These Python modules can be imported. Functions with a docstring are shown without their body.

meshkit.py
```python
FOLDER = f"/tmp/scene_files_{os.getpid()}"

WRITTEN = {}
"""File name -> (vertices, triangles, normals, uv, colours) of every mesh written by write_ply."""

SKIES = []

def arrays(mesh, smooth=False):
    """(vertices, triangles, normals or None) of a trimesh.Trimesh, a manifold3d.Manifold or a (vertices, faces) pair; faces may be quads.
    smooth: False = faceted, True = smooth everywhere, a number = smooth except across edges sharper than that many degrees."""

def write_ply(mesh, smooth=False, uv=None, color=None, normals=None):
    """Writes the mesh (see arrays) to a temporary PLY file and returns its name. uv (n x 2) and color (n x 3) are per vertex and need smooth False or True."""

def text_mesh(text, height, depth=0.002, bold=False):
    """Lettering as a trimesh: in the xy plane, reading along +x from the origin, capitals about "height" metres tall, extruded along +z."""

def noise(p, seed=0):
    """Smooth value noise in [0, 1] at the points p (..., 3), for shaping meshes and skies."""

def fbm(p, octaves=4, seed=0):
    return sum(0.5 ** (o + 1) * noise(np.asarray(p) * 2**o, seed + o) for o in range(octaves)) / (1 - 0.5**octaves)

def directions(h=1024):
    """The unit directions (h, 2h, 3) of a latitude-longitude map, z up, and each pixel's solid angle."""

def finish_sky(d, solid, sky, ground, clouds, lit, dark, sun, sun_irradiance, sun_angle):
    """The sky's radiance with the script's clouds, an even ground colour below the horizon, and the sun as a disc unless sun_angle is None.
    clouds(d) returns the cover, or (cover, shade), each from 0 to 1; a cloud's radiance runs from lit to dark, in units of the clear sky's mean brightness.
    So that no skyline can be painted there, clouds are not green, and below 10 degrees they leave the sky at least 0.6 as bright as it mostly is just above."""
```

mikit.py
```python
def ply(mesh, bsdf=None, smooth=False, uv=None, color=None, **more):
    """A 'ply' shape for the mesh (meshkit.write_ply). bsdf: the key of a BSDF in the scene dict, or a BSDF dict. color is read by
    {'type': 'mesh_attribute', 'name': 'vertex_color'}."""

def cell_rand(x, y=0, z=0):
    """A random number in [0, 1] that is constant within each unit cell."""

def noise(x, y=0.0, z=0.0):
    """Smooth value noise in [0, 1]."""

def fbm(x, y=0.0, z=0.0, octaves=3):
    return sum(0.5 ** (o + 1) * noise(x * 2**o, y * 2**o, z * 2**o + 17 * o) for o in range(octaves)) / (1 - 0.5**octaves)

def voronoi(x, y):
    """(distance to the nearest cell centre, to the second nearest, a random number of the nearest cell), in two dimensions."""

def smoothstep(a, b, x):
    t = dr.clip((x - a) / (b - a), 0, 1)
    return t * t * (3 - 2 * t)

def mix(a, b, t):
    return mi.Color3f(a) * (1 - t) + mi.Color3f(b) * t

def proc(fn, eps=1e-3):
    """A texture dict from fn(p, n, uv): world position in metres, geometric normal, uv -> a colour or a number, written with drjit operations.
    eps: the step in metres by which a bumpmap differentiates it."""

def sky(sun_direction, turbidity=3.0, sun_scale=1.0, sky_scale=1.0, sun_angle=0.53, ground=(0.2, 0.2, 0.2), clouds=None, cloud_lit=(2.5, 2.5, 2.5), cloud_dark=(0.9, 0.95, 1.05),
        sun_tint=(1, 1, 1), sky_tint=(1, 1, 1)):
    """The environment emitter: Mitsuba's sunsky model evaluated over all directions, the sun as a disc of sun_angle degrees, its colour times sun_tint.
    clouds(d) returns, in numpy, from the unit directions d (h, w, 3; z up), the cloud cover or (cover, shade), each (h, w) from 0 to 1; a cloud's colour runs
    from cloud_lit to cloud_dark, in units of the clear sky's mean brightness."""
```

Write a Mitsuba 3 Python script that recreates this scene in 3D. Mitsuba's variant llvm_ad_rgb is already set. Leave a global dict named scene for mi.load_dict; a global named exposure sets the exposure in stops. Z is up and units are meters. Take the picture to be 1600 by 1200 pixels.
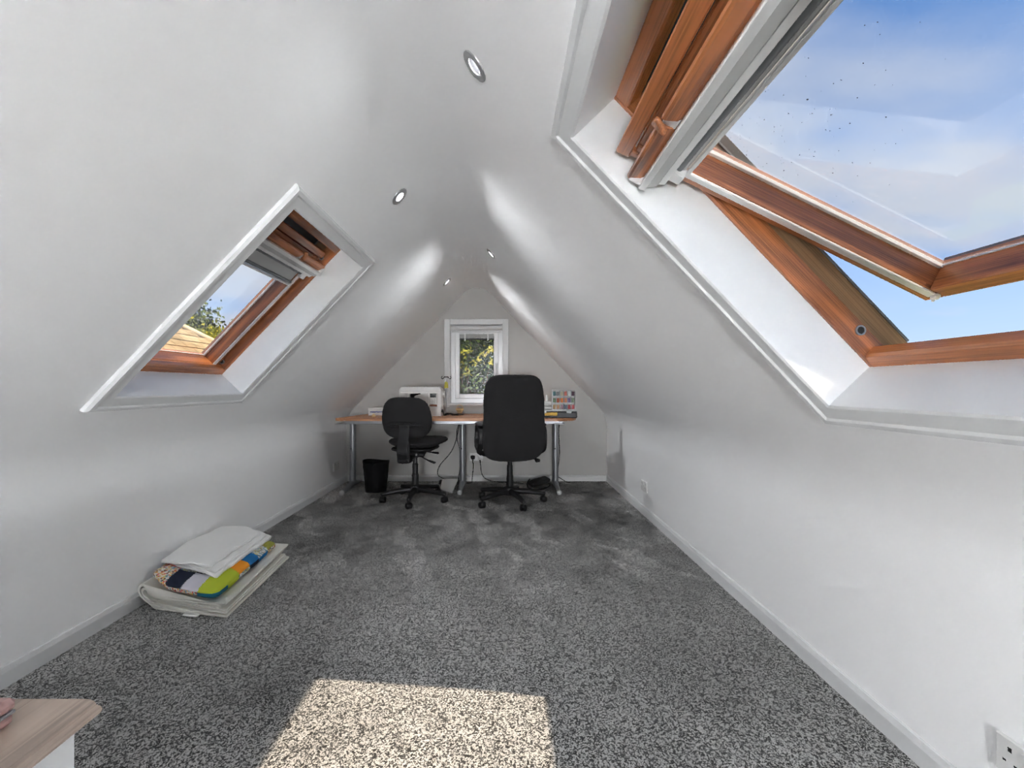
import math, random
import numpy as np, trimesh, mitsuba as mi, drjit as dr
import shapely, shapely.geometry as sg
import mikit, meshkit
from mikit import noise, fbm, voronoi, cell_rand, smoothstep, mix
T = mi.ScalarTransform4f
rng = np.random.default_rng(7)
scene, labels = {}, {}

# ------------------------------------------------------------------ camera, sky, sun, exposure
CX, CZ, F = 0.285, 1.02, 700.0
scene['camera'] = {'type': 'perspective', 'fov': math.degrees(2 * math.atan(800 / F)), 'fov_axis': 'x', 'near_clip': 0.05, 'far_clip': 500.0,
                   'principal_point_offset_x': 14 / 1600, 'principal_point_offset_y': -5 / 1200,
                   'to_world': T().look_at(origin=[CX, 0, CZ], target=[CX, 1, CZ], up=[0, 0, 1])}
SUN = np.array([0.722, -0.285, 1.0])
def clouds(d):
    x, y, z = d[..., 0], d[..., 1], np.maximum(d[..., 2], 0.03)
    q = np.stack([x / (z + .25) * 1.3 + 3.1, y / (z + .25) * 1.3 + 1.7, 0 * x], -1)
    q2 = np.stack([q[..., 0] * .55 + .5 * q[..., 1], q[..., 1] * 1.6, 0 * x + 5], -1)
    f = meshkit.fbm(q * 1.2, 5, 3) * .55 + meshkit.fbm(q2 * 1.4, 5, 9) * .45
    cover = np.clip((f - .40) / .26, 0, 1) ** 1.2 * .85
    cover = np.maximum(cover, np.clip(1.1 - z / .36, 0, 1) * .5)
    return cover, np.clip((meshkit.fbm(q * 2.0 + 9, 4, 5) - .45) * 1.6, 0, 1) * .5
scene['sky'] = mikit.sky(SUN, turbidity=3.0, sun_scale=1.4, sky_scale=1.0, sun_angle=0.6, ground=(.2, .2, .17), clouds=clouds,
                         cloud_lit=(1.75, 1.85, 2.0), cloud_dark=(1.35, 1.5, 1.7), sky_tint=(.84, 1.02, 1.22))
exposure = 2.1
LAMP = 430.0     # radiance of the downlights' bulbs (all switched on)
FILL_GLOBE = 66.0       # radiance of the added fill globe behind the viewer, brightening the room

# ------------------------------------------------------------------ helpers
def M(fn, **kw):
    return mikit.proc(fn, **kw)
def rgb(*c):
    return {'type': 'rgb', 'value': [float(v) for v in c]}
def lin(r, g, b):
    f = lambda v: (v / 255 / 12.92) if v / 255 < .04045 else ((v / 255 + .055) / 1.055) ** 2.4
    return (f(r), f(g), f(b))
def two(b):
    return {'type': 'twosided', 'bsdf': b}
def mat(key, col, rough=.5, metallic=0.0, **kw):
    scene[key] = two({'type': 'principled', 'base_color': col if isinstance(col, dict) else rgb(*col), 'roughness': rough, 'metallic': metallic, **kw})
def diff(key, col):
    scene[key] = two({'type': 'diffuse', 'reflectance': col if isinstance(col, dict) else rgb(*col)})
def obj(key, mesh, bsdf, smooth=False, **more):
    k, i = key, 0
    while k in scene:
        i += 1
        k = f'{key}_{i:03d}'
    scene[k] = mikit.ply(mesh, bsdf, smooth=smooth, **more)
    return k
def tag(key, label, category=None, group=None, kind=None):
    labels[key] = {a: b for a, b in (('label', label), ('category', category), ('group', group), ('kind', kind)) if b}
    return key
def cat(*m):
    return trimesh.util.concatenate([a for a in m if a is not None])
def cbox(x0, x1, y0, y1, z0, z1, c=.002):
    p = []
    c = min(c, (x1 - x0) * .45, (y1 - y0) * .45, (z1 - z0) * .45)
    for x, sx in ((x0, 1), (x1, -1)):
        for y, sy in ((y0, 1), (y1, -1)):
            for z, sz in ((z0, 1), (z1, -1)):
                p += [(x, y + sy * c, z + sz * c), (x + sx * c, y, z + sz * c), (x + sx * c, y + sy * c, z)]
    return trimesh.convex.convex_hull(np.array(p))
def xf(mesh, m):
    r = mesh.copy()
    r.apply_transform(m)
    return r
def mv(mesh, x=0, y=0, z=0, rz=0):
    return xf(mesh, trimesh.transformations.translation_matrix([x, y, z]) @ trimesh.transformations.rotation_matrix(rz, [0, 0, 1]))
def rot(mesh, ang, axis, point=(0, 0, 0)):
    return xf(mesh, trimesh.transformations.rotation_matrix(ang, axis, point))
def extrude(poly, depth):
    gs = getattr(poly, 'geoms', [poly])
    return cat(*[trimesh.creation.extrude_polygon(g, depth, engine='earcut') for g in gs])
def extrude_y(pts, y0, y1):
    """Profile in (x, z), swept from y0 to y1."""
    poly = pts if hasattr(pts, 'area') else sg.Polygon(pts)
    m = extrude(poly, y1 - y0)
    return xf(m, np.array([[1, 0, 0, 0], [0, 0, -1, y1], [0, 1, 0, 0], [0, 0, 0, 1.0]]))
def tube(pts, rad, sides=10, caps=True):
    p = np.asarray(pts, float)
    r = np.broadcast_to(np.asarray(rad, float), (len(p),))
    t = np.gradient(p, axis=0)
    t /= np.linalg.norm(t, axis=1, keepdims=True) + 1e-12
    a = np.cross(t[0], [0, 0, 1.0] if abs(t[0, 2]) < .9 else [1.0, 0, 0])
    v = []
    for i in range(len(p)):
        a = a - t[i] * (a @ t[i])
        a /= np.linalg.norm(a) + 1e-12
        b = np.cross(t[i], a)
        ang = np.arange(sides) * 2 * np.pi / sides
        v.append(p[i] + r[i] * (np.cos(ang)[:, None] * a + np.sin(ang)[:, None] * b))
    v = np.vstack(v)
    f = []
    for i in range(len(p) - 1):
        for j in range(sides):
            k = (j + 1) % sides
            q = [i * sides + j, i * sides + k, (i + 1) * sides + k, (i + 1) * sides + j]
            f += [[q[0], q[1], q[2]], [q[0], q[2], q[3]]]
    if caps:
        n = len(v)
        v = np.vstack([v, p[0], p[-1]])
        e = (len(p) - 1) * sides
        for j in range(sides):
            k = (j + 1) % sides
            f += [[n, k, j], [n + 1, e + j, e + k]]
    return trimesh.Trimesh(v, f, process=False)
def spline(pts, n=40):
    from scipy.interpolate import CubicSpline
    p = np.asarray(pts, float)
    s = np.r_[0, np.cumsum(np.linalg.norm(np.diff(p, axis=0), axis=1))]
    return CubicSpline(s, p)(np.linspace(0, s[-1], n))
def lathe(prof, sections=32):
    return trimesh.creation.revolve(np.asarray(prof, float), sections=sections)
def cyl(p0, p1, r, sections=20):
    return trimesh.creation.cylinder(radius=r, segment=[p0, p1], sections=sections)
def hull(points_radii, sub=2):
    s = trimesh.creation.icosphere(subdivisions=sub)
    return trimesh.convex.convex_hull(np.vstack([s.vertices * r + np.asarray(p) for p, r in points_radii]))
def pad(outline, thick, p=2.6, rings=10, back=1.0):
    """A cushion: outline (k x 2) in (x, y), bulging to +-thick/2 in z."""
    o = np.asarray(outline, float)
    c, k = o.mean(0), len(o)
    rr = np.sin(np.linspace(0, np.pi / 2, rings + 1))[1:]
    v, f = [[c[0], c[1], thick / 2]], []
    for r in rr:
        h = thick / 2 * max(0.0, 1 - r ** p) ** (1 / p)
        v += [[*(c + (q - c) * r), h] for q in o]
    n = len(v)
    v += [[c[0], c[1], -thick / 2 * back]]
    for r in rr[:-1]:
        h = thick / 2 * max(0.0, 1 - r ** p) ** (1 / p) * back
        v += [[*(c + (q - c) * r), -h] for q in o]
    top = lambda i, j: 1 + i * k + j % k
    bot = lambda i, j: top(rings - 1, j) if i == rings - 1 else n + 1 + i * k + j % k
    for j in range(k):
        f += [[0, top(0, j), top(0, j + 1)], [n, bot(0, j + 1), bot(0, j)]]
        for i in range(rings - 1):
            f += [[top(i, j), top(i + 1, j), top(i + 1, j + 1)], [top(i, j), top(i + 1, j + 1), top(i, j + 1)]]
            f += [[bot(i, j), bot(i + 1, j + 1), bot(i + 1, j)], [bot(i, j), bot(i, j + 1), bot(i + 1, j + 1)]]
    return trimesh.Trimesh(v, f, process=False)
def ring_outline(poly, k=64):
    """k points evenly spaced on a shapely polygon's edge, counter-clockwise."""
    e = sg.polygon.orient(poly).exterior
    return np.array([e.interpolate(i / k, normalized=True).coords[0] for i in range(k)])
def rrect(x0, x1, y0, y1, r):
    return sg.box(x0 + r, y0 + r, x1 - r, y1 - r).buffer(r, quad_segs=10)

# ------------------------------------------------------------------ materials
def wall_fn(r, g, b):
    def fn(p, n, uv):
        v = fbm(p.x * 1.3 + p.z * .7, p.y * 1.3, p.z * 1.3) - .5
        return mi.Color3f(r, g, b) * (1 + v * .02)
    return fn
diff('white_paint', M(wall_fn(.915, .917, .917)))
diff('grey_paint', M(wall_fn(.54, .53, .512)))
mat('gloss_white', lin(218, 219, 219), .5, specular=.5)
mat('white_metal', lin(222, 223, 222), .3, specular=.5)
mat('blind_grey', lin(178, 179, 178), .6)
mat('upvc', lin(240, 241, 242), .28, specular=.5)
mat('gasket_white', lin(235, 236, 236), .4)

def carpet_fn(p, n, uv):
    s1 = noise(p.x * 430, p.y * 430, 0)
    s2 = noise(p.x * 215 + 40, p.y * 215, 3)
    s3 = noise(p.x * 105 + 9, p.y * 105, 7)
    sp = s1 * .5 + s2 * .38 + s3 * .12
    spk = smoothstep(.36, .66, sp)
    # where feet and the vacuum cleaner have laid the pile over
    w = fbm(p.x * 2.0 + 5, p.y * 2.0, 0, 4)
    st = noise(p.x * 9 + p.y * 5 + fbm(p.x * 3, p.y * 3) * 5, p.y * 1.7 - p.x * 2.2, 2)
    st2 = fbm(p.x * 11 - p.y * 3, p.y * 9 + 7, 1, 3)
    far = smoothstep(1.6, 3.2, p.y)
    pile = (w - .5) * 1.1 + (smoothstep(.55, .8, st) * .8 + (st2 - .5) * 1.5 - .18) * far
    base = .245 * (1 + pile * .85)
    v = base * (.12 + 1.75 * spk)
    return mi.Color3f(v, v * .985, v * .965)
def carpet_bump(p, n, uv):
    return noise(p.x * 230, p.y * 230, 0) * .6 + noise(p.x * 110, p.y * 110, 4) * .6
scene['carpet'] = two({'type': 'bumpmap', 'arbitrary': M(carpet_bump, eps=5e-4), 'scale': .0022,
                       'bsdf': {'type': 'diffuse', 'reflectance': M(carpet_fn)}})

def wood_fn(ax, c1, c2, c3, sc=1.0):
    ax = np.asarray(ax, float) / np.linalg.norm(ax)
    e1 = np.cross(ax, [.3, .2, .93]); e1 /= np.linalg.norm(e1)
    e2 = np.cross(ax, e1)
    def fn(p, n, uv):
        d = lambda e: p.x * float(e[0]) + p.y * float(e[1]) + p.z * float(e[2])
        s, a, b = d(ax) * sc, d(e1) * sc, d(e2) * sc
        big = fbm(s * 2.2, a * 22, b * 22, 3)
        rings = .5 + .5 * dr.sin(40 * (a + b) + 9 * big + 2 * s)
        line = noise(s * 9, a * 420, b * 420)
        t = dr.clip(.55 * big + .25 * rings + .25 * line, 0, 1)
        c = mix(c1, c2, smoothstep(.25, .75, t))
        return mix(c, c3, smoothstep(.66, .95, fbm(s * 3 + 8, a * 60, b * 60, 2)) * .7)
    return fn
SL = 1.05
th = math.atan(SL)
ca, sa = math.cos(th), math.sin(th)
OPEN = math.radians(20.1)
ao = np.array([math.cos(th - OPEN), 0, -math.sin(th - OPEN)])
WD = dict(c1=lin(98, 56, 36), c2=lin(180, 112, 66), c3=lin(70, 36, 24))
gl = dict(rough=.32, specular=.5, clearcoat=.6, clearcoat_gloss=.85)
mat('wood_across', M(wood_fn([0, 1, 0], **WD)), **gl)
mat('wood_slope_right', M(wood_fn([ca, 0, -sa], **WD)), **gl)
mat('wood_slope_left', M(wood_fn([-ca, 0, -sa], **WD)), **gl)
mat('wood_sash_right', M(wood_fn(ao, **WD)), **gl)
mat('wood_weathered', M(wood_fn([ca, 0, -sa], lin(86, 66, 46), lin(150, 118, 86), lin(60, 52, 46))), .7)
mat('speck', lin(96, 100, 116), .8)
mat('cladding_grey', lin(104, 108, 110), .45, .3)
mat('cladding_dark', lin(60, 62, 64), .55, .2)
mat('steel', lin(150, 152, 156), .32, .85)
mat('chrome', lin(170, 171, 172), .28, .8)
mat('dark_hole', (.01, .01, .01), .8)
mat('beech', M(wood_fn([1, 0, 0], lin(150, 98, 64), lin(190, 136, 98), lin(132, 84, 54))), .42)
def fabric_fn(p, n, uv):
    v = .009 + .010 * noise(p.x * 500, p.y * 500, p.z * 500) + .003 * fbm(p.x * 12, p.y * 12, p.z * 12)
    return mi.Color3f(v, v * .98, v * 1.0)
mat('black_fabric', M(fabric_fn), .95, specular=.15)
mat('black_plastic', (.006, .006, .0065), .42, specular=.3)
mat('black_matte', (.003, .003, .0035), .7, specular=.15)
mat('grey_plastic', (.16, .16, .165), .4)
mat('white_plastic', lin(226, 226, 224), .35)
mat('cream_plastic', lin(205, 204, 200), .4)
mat('glass_dark', (.03, .035, .035), .15)
scene['pane'] = {'type': 'thindielectric', 'int_ior': 1.5}
scene['clear_plastic'] = {'type': 'thindielectric', 'int_ior': 1.45}

# ------------------------------------------------------------------ the room
HW, KZ, YF, YB = 1.417, 0.71, 4.87, -4.4  # back end lies out of view, set far off to even the lamp light
ZA = KZ + SL * HW
RA, RK = .22, .34
def fillet(c, p, q, r, k):
    """Arc of radius r in the corner c between the directions of p and q."""
    c, p, q = (np.asarray(v, float) for v in (c, p, q))
    u, v = (p - c) / np.linalg.norm(p - c), (q - c) / np.linalg.norm(q - c)
    h = math.acos(np.clip(u @ v, -1, 1)) / 2
    b = (u + v) / np.linalg.norm(u + v)
    o = c + b * r / math.sin(h)
    s, e = c + u * r / math.tan(h) - o, c + v * r / math.tan(h) - o
    a0, a1 = math.atan2(s[1], s[0]), math.atan2(e[1], e[0])
    da = (a1 - a0 + math.pi) % (2 * math.pi) - math.pi
    return [o + r * np.array([math.cos(a0 + da * i / k), math.sin(a0 + da * i / k)]) for i in range(k + 1)]
kneeR = fillet((HW, KZ), (HW, 0), (0, ZA), RK, 14)      # wall -> slope
apex = fillet((0, ZA), (HW, KZ), (-HW, KZ), RA, 20)     # right -> left
def strip(prof, y0, y1, ny=2, inward=(0, 1)):
    prof = np.asarray(prof)
    ys = np.linspace(y0, y1, ny)
    v = np.array([[x, y, z] for x, z in prof for y in ys])
    f = []
    for i in range(len(prof) - 1):
        for j in range(ny - 1):
            a, b, c, d = i * ny + j, i * ny + j + 1, (i + 1) * ny + j + 1, (i + 1) * ny + j
            f += [[a, b, c], [a, c, d]]
    m = trimesh.Trimesh(v, f, process=False)
    if m.face_normals[0] @ np.array([inward[0], 0, inward[1]]) < 0:
        m.invert()
    return m
mirror = lambda pr: [np.array([-x, z]) for x, z in pr]
obj('wall_right', strip([np.array([HW, 0])] + kneeR, YB, YF, 2, (-1, 0)), 'white_paint', True)
obj('wall_left', strip([np.array([-HW, 0])] + mirror(kneeR), YB, YF, 2, (1, 0)), 'white_paint', True)
a_top, a_bot = apex[0][0] / ca, kneeR[-1][0] / ca
LIGHTS = [(1, .200, 1.352), (-1, .226, 2.21), (1, .200, 3.25), (-1, .22, 4.03), (-1, .22, .42), (1, .20, -.52), (-1, .22, -1.15)]
def slope_sheet(side, hole):
    """Flat slope with its roof window opening; local (a down the slope, y)."""
    poly = sg.box(a_top, YB, a_bot, YF) - sg.box(*hole)
    for sd, x, y in LIGHTS:
        if sd == side:
            poly = poly - sg.Point(x / ca, y).buffer(.030, quad_segs=8)
    v2, f = trimesh.creation.triangulate_polygon(poly, engine='earcut')
    v = np.array([[side * a * ca, y, ZA - a * sa] for a, y in v2])
    m = trimesh.Trimesh(v, f, process=False)
    if m.face_normals[0][2] > 0:
        m.invert()
    return m
# openings (a0, y0, a1, y1) in the slopes
HR = (.697, .388, 1.683, 1.192)
HL = (.714, 1.645, 1.663, 2.440)
obj('ceiling', cat(slope_sheet(1, HR), slope_sheet(-1, HL), strip(apex, YB, YF, 2, (0, -1))), 'white_paint', 25)
prof = [(HW, 0)] + [tuple(p) for p in kneeR] + [tuple(p) for p in apex] + [tuple(p) for p in mirror(kneeR)[::-1]] + [(-HW, 0)]
WX0, WX1, WZ0, WZ1 = -.292, .284, .845, 1.70
far_poly = sg.Polygon(prof) - sg.box(WX0, WZ0, WX1, WZ1)
obj('wall_far', extrude_y(far_poly, YF, YF + .01), 'grey_paint')
obj('wall_back', extrude_y(sg.Polygon(prof), YB - .01, YB), 'white_paint')
obj('floor', cbox(-HW, HW, YB, YF, -.03, 0, .0005), 'carpet')
tag('wall_right', 'white knee wall on the right, curving softly into the sloping ceiling', 'wall', kind='structure')
tag('wall_left', 'white knee wall on the left behind the folded quilts', 'wall', kind='structure')
tag('ceiling', 'white plastered sloping ceiling with a rounded ridge', 'ceiling', kind='structure')
tag('wall_far', 'grey painted gable wall at the end behind the desk', 'wall', kind='structure')
tag('wall_back', 'unseen white wall behind the viewer, set far back to even the lamp light', 'wall', kind='structure')
tag('floor', 'speckled dark grey carpet', 'floor', kind='structure')
SK = [(0, 0), (.014, 0), (.014, .052), (.010, .060), (.007, .068), (0, .070)]
obj('baseboard_right', extrude_y([(HW - x, z) for x, z in SK], YB, YF), 'gloss_white')
obj('baseboard_left', extrude_y([(-HW + x, z) for x, z in SK], YB, YF), 'gloss_white')
m = extrude_y([(x, z * .9) for x, z in SK], -HW + .014, HW - .014)
obj('baseboard_far', xf(m, np.array([[0, 1, 0, 0], [-1, 0, 0, YF], [0, 0, 1, 0], [0, 0, 0, 1.0]])), 'gloss_white')
tag('baseboard_right', 'white skirting board along the right wall', 'skirting board', kind='structure')
tag('baseboard_left', 'white skirting board along the left wall', 'skirting board', kind='structure')
tag('baseboard_far', 'white skirting board along the grey far wall', 'skirting board', kind='structure')

# ------------------------------------------------------------------ roof windows
def frame_of(side, hole):
    """Matrix from local (a down the slope from the opening's top, t along the room from its near edge, n outwards from the ceiling)."""
    o = np.array([side * hole[0] * ca, hole[1], ZA - hole[0] * sa])
    m = np.eye(4)
    m[:3, 0], m[:3, 1], m[:3, 2], m[:3, 3] = (side * ca, 0, -sa), (0, 1, 0), (side * sa, 0, ca), o
    return m
RD = .137
def roof_window(key, side, hole, opened, blind_key, blind_drop, lab, blind_lab):
    L, W = hole[2] - hole[0], hole[3] - hole[1]
    m0 = frame_of(side, hole)
    slope_wood = 'wood_slope_right' if side > 0 else 'wood_slope_left'
    def put(name, mesh, b, smooth=False, m=m0):
        return obj(f'{key}__{name}', xf(mesh, m), b, smooth)
    tag(key, lab, 'roof window', kind='structure')
    # white lining of the opening
    e = .012
    put('reveal', cbox(-e, 0, -e, W + e, -.003, RD + .004, .0005), 'gloss_white')
    put('reveal', cbox(L, L + e, -e, W + e, -.003, RD + .004, .0005), 'gloss_white')
    put('reveal', cbox(0, L, -e, 0, -.003, RD + .004, .0005), 'gloss_white')
    put('reveal', cbox(0, L, W, W + e, -.003, RD + .004, .0005), 'gloss_white')
    # mitred moulding round it on the ceiling: profile (distance from the opening, height below the ceiling)
    pr = [(0, 0), (0, .012), (.006, .016), (.046, .016), (.052, .021), (.066, .021), (.074, .012), (.076, 0)]
    def mould(axis, sgn):
        v, f, k = [], [], len(pr)
        for end in (0, 1):
            for d, h in pr:
                if axis == 'a':
                    a = -d if sgn < 0 else L + d
                    v.append([a, (-d, W + d)[end], -h])
                else:
                    t = -d if sgn < 0 else W + d
                    v.append([(-d, L + d)[end], t, -h])
        for i in range(k):
            j = (i + 1) % k
            f += [[i, j, k + j], [i, k + j, k + i]]
        for i in range(1, k - 1):
            f += [[0, i + 1, i], [k, k + i, k + i + 1]]
        mm = trimesh.Trimesh(v, f, process=True)
        mm.fix_normals()
        return mm
    for ax in 'at':
        for s in (-1, 1):
            put('architrave', mould(ax, s), 'gloss_white')
    # fixed frame
    n0, n1, n2 = RD, RD + .062, RD + .118
    put('frame_side', cat(cbox(-.03, L + .03, W - .010, W + .04, n0, n1, .003), ), slope_wood)
    put('frame_side', cbox(-.03, L + .03, -.04, .010, n0, n1, .003), slope_wood)
    put('frame_top', cbox(0, .046, .010, W - .010, n0, n1 - .01, .004), 'wood_across')
    prb = [(L - .030, n0 + .004), (L - .012, n0), (L + .02, n0), (L + .02, n1), (L - .018, n1), (L - .036, n1 - .022), (L - .036, n0 + .012)]
    put('frame_bottom', mv(extrude_y(prb, .010, W - .010)), 'wood_across')
    put('frame_upstand', cbox(-.03, L + .03, W - .002, W + .03, n1, n2, .002), 'wood_weathered')
    put('frame_upstand', cbox(-.03, L + .03, -.03, .002, n1, n2, .002), 'wood_weathered')
    put('cladding', cbox(-.06, L + .02, W - .004, W + .07, n2, n2 + .006, .001), 'cladding_grey')
    put('cladding', cbox(-.06, L + .02, -.07, .004, n2, n2 + .006, .001), 'cladding_grey')
    put('head_cladding', cbox(-.10, .03, -.05, W + .05, n1 - .008, n2 + .02, .004), 'cladding_dark')
    put('head_hood', cbox(.03, .165, -.05, W + .05, n2 + .012, n2 + .02, .002), 'cladding_dark')
    put('side_flashing', cbox(-.10, .42, W + .012, W + .08, n2 + .004, n2 + .042, .003), 'cladding_dark')
    put('side_flashing', cbox(-.10, .42, -.08, -.012, n2 + .004, n2 + .042, .003), 'cladding_dark')
    for a in (.113, .893):
        rg = trimesh.creation.annulus(r_min=.0095, r_max=.0135, height=.006, sections=24)
        pl = trimesh.creation.cylinder(radius=.0095, height=.003, sections=20)
        up = np.array([[1, 0, 0, a], [0, 0, 1, W - .0115], [0, 1, 0, RD + .042], [0, 0, 0, 1.0]])
        b = put('bolt_socket', xf(rg, up), 'steel', 30)
        obj(b + '__bore', xf(xf(pl, up), m0), 'dark_hole')
    # the sash, turned about its pivot
    PA, PN = .485, .18
    phi = OPEN if opened else 0.0
    ms = np.eye(4)
    ms[:3, :3] = [[math.cos(phi), 0, -math.sin(phi)], [0, 1, 0], [math.sin(phi), 0, math.cos(phi)]]
    ms[:3, 3] = [PA, 0, PN]
    ms = m0 @ ms
    sw = 'wood_sash_right' if opened else slope_wood
    A0, A1 = -.36, (.498 if opened else .470)
    t0, t1 = .018, W - .018
    rw, TH, GN = .050, .084, .068
    P = lambda name, mesh, b, smooth=False: put('sash__' + name, mesh, b, smooth, ms)
    P('side_rail', cbox(A0, A1, t1 - rw, t1, 0, TH, .003), sw)
    P('side_rail', cbox(A0, A1, t0, t0 + rw, 0, TH, .003), sw)
    P('bottom_rail', cbox(A1 - .044, A1 + .001, t0 + rw, t1 - rw, 0, TH, .004), 'wood_across')
    P('top_rail', cbox(A0 - .001, A0 + .045, t0 + rw, t1 - rw, .006, TH, .003), 'wood_across')
    # ventilation bar above the sash and the flap with its handle bar
    P('vent_bar', cbox(A0 - .044, A0 - .006, t0, t1, -.009, .014, .003), 'wood_across')
    for t in (t0, t1 - .03):
        P('vent_bracket', cbox(A0 - .030, A0 + .030, t + .004, t + .026, -.004, .012, .003), 'wood_across')
    fl = [(.010, -.050), (.014, -.057), (.020, -.058), (.044, -.048), (.052, -.040), (.052, -.010), (.024, -.002), (.016, -.010)]
    segs, w_ = [], t1 - t0
    cut = (.30, .335)
    for q0, q1 in ((0, cut[0]), (cut[1], 1)):
        segs.append(extrude_y([(A0 + x, z) for x, z in fl], t0 + .004 + (w_ - .008) * (1 - q1), t0 + .004 + (w_ - .008) * (1 - q0)))
    for q in segs:
        P('handle_bar', q, 'wood_across')
    tm = t0 + w_ * (1 - sum(cut) / 2)
    P('catch', cbox(A0 + .018, A0 + .050, tm - .018, tm + .018, -.046, -.004, .003), 'white_metal')
    P('catch_lever', hull([((A0 + .006, tm - .010, -.060), .006), ((A0 + .030, tm + .016, -.058), .008), ((A0 + .004, tm + .014, -.052), .006)], 1), 'wood_across', 40)
    P('end_bracket', cbox(A0 + .020, A0 + .056, t1 - .010, t1 - .002, -.062, -.002, .002), 'white_metal')
    # white blind channels, glazing beads, pane, bottom cladding
    for t in (t1 - rw, t0 + rw - .022):
        P('blind_channel', cbox(A0 + .12, A1 - .020, t, t + .022, -.006, .0015, .002), 'white_metal')
    for t in (t1 - rw + .002, t0 + rw - .002):
        P('channel_stop', cat(cbox(A1 - .024, A1 - .010, t - .006, t + .012, -.013, .002, .003), cbox(A1 - .018, A1 - .012, t + .004, t + .010, -.017, .002, .001)), 'white_plastic')
    g0, g1 = A0 + .045, A1 - .044
    gb = .011
    P('glazing_bead', cbox(g0, g1, t1 - rw - gb, t1 - rw, GN - .010, GN - .001, .001), 'gasket_white')
    P('glazing_bead', cbox(g0, g1, t0 + rw, t0 + rw + gb, GN - .010, GN - .001, .001), 'gasket_white')
    P('glazing_bead', cbox(g1 - .004, g1, t0 + rw, t1 - rw, GN - .006, GN - .001, .001), 'gasket_white')
    sheet = trimesh.Trimesh([[g0 - .01, t0 + rw - .01, GN], [g1 + .01, t0 + rw - .01, GN], [g1 + .01, t1 - rw + .01, GN], [g0 - .01, t1 - rw + .01, GN]], [[0, 1, 2], [0, 2, 3]])
    P('pane', sheet, 'pane')
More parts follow.
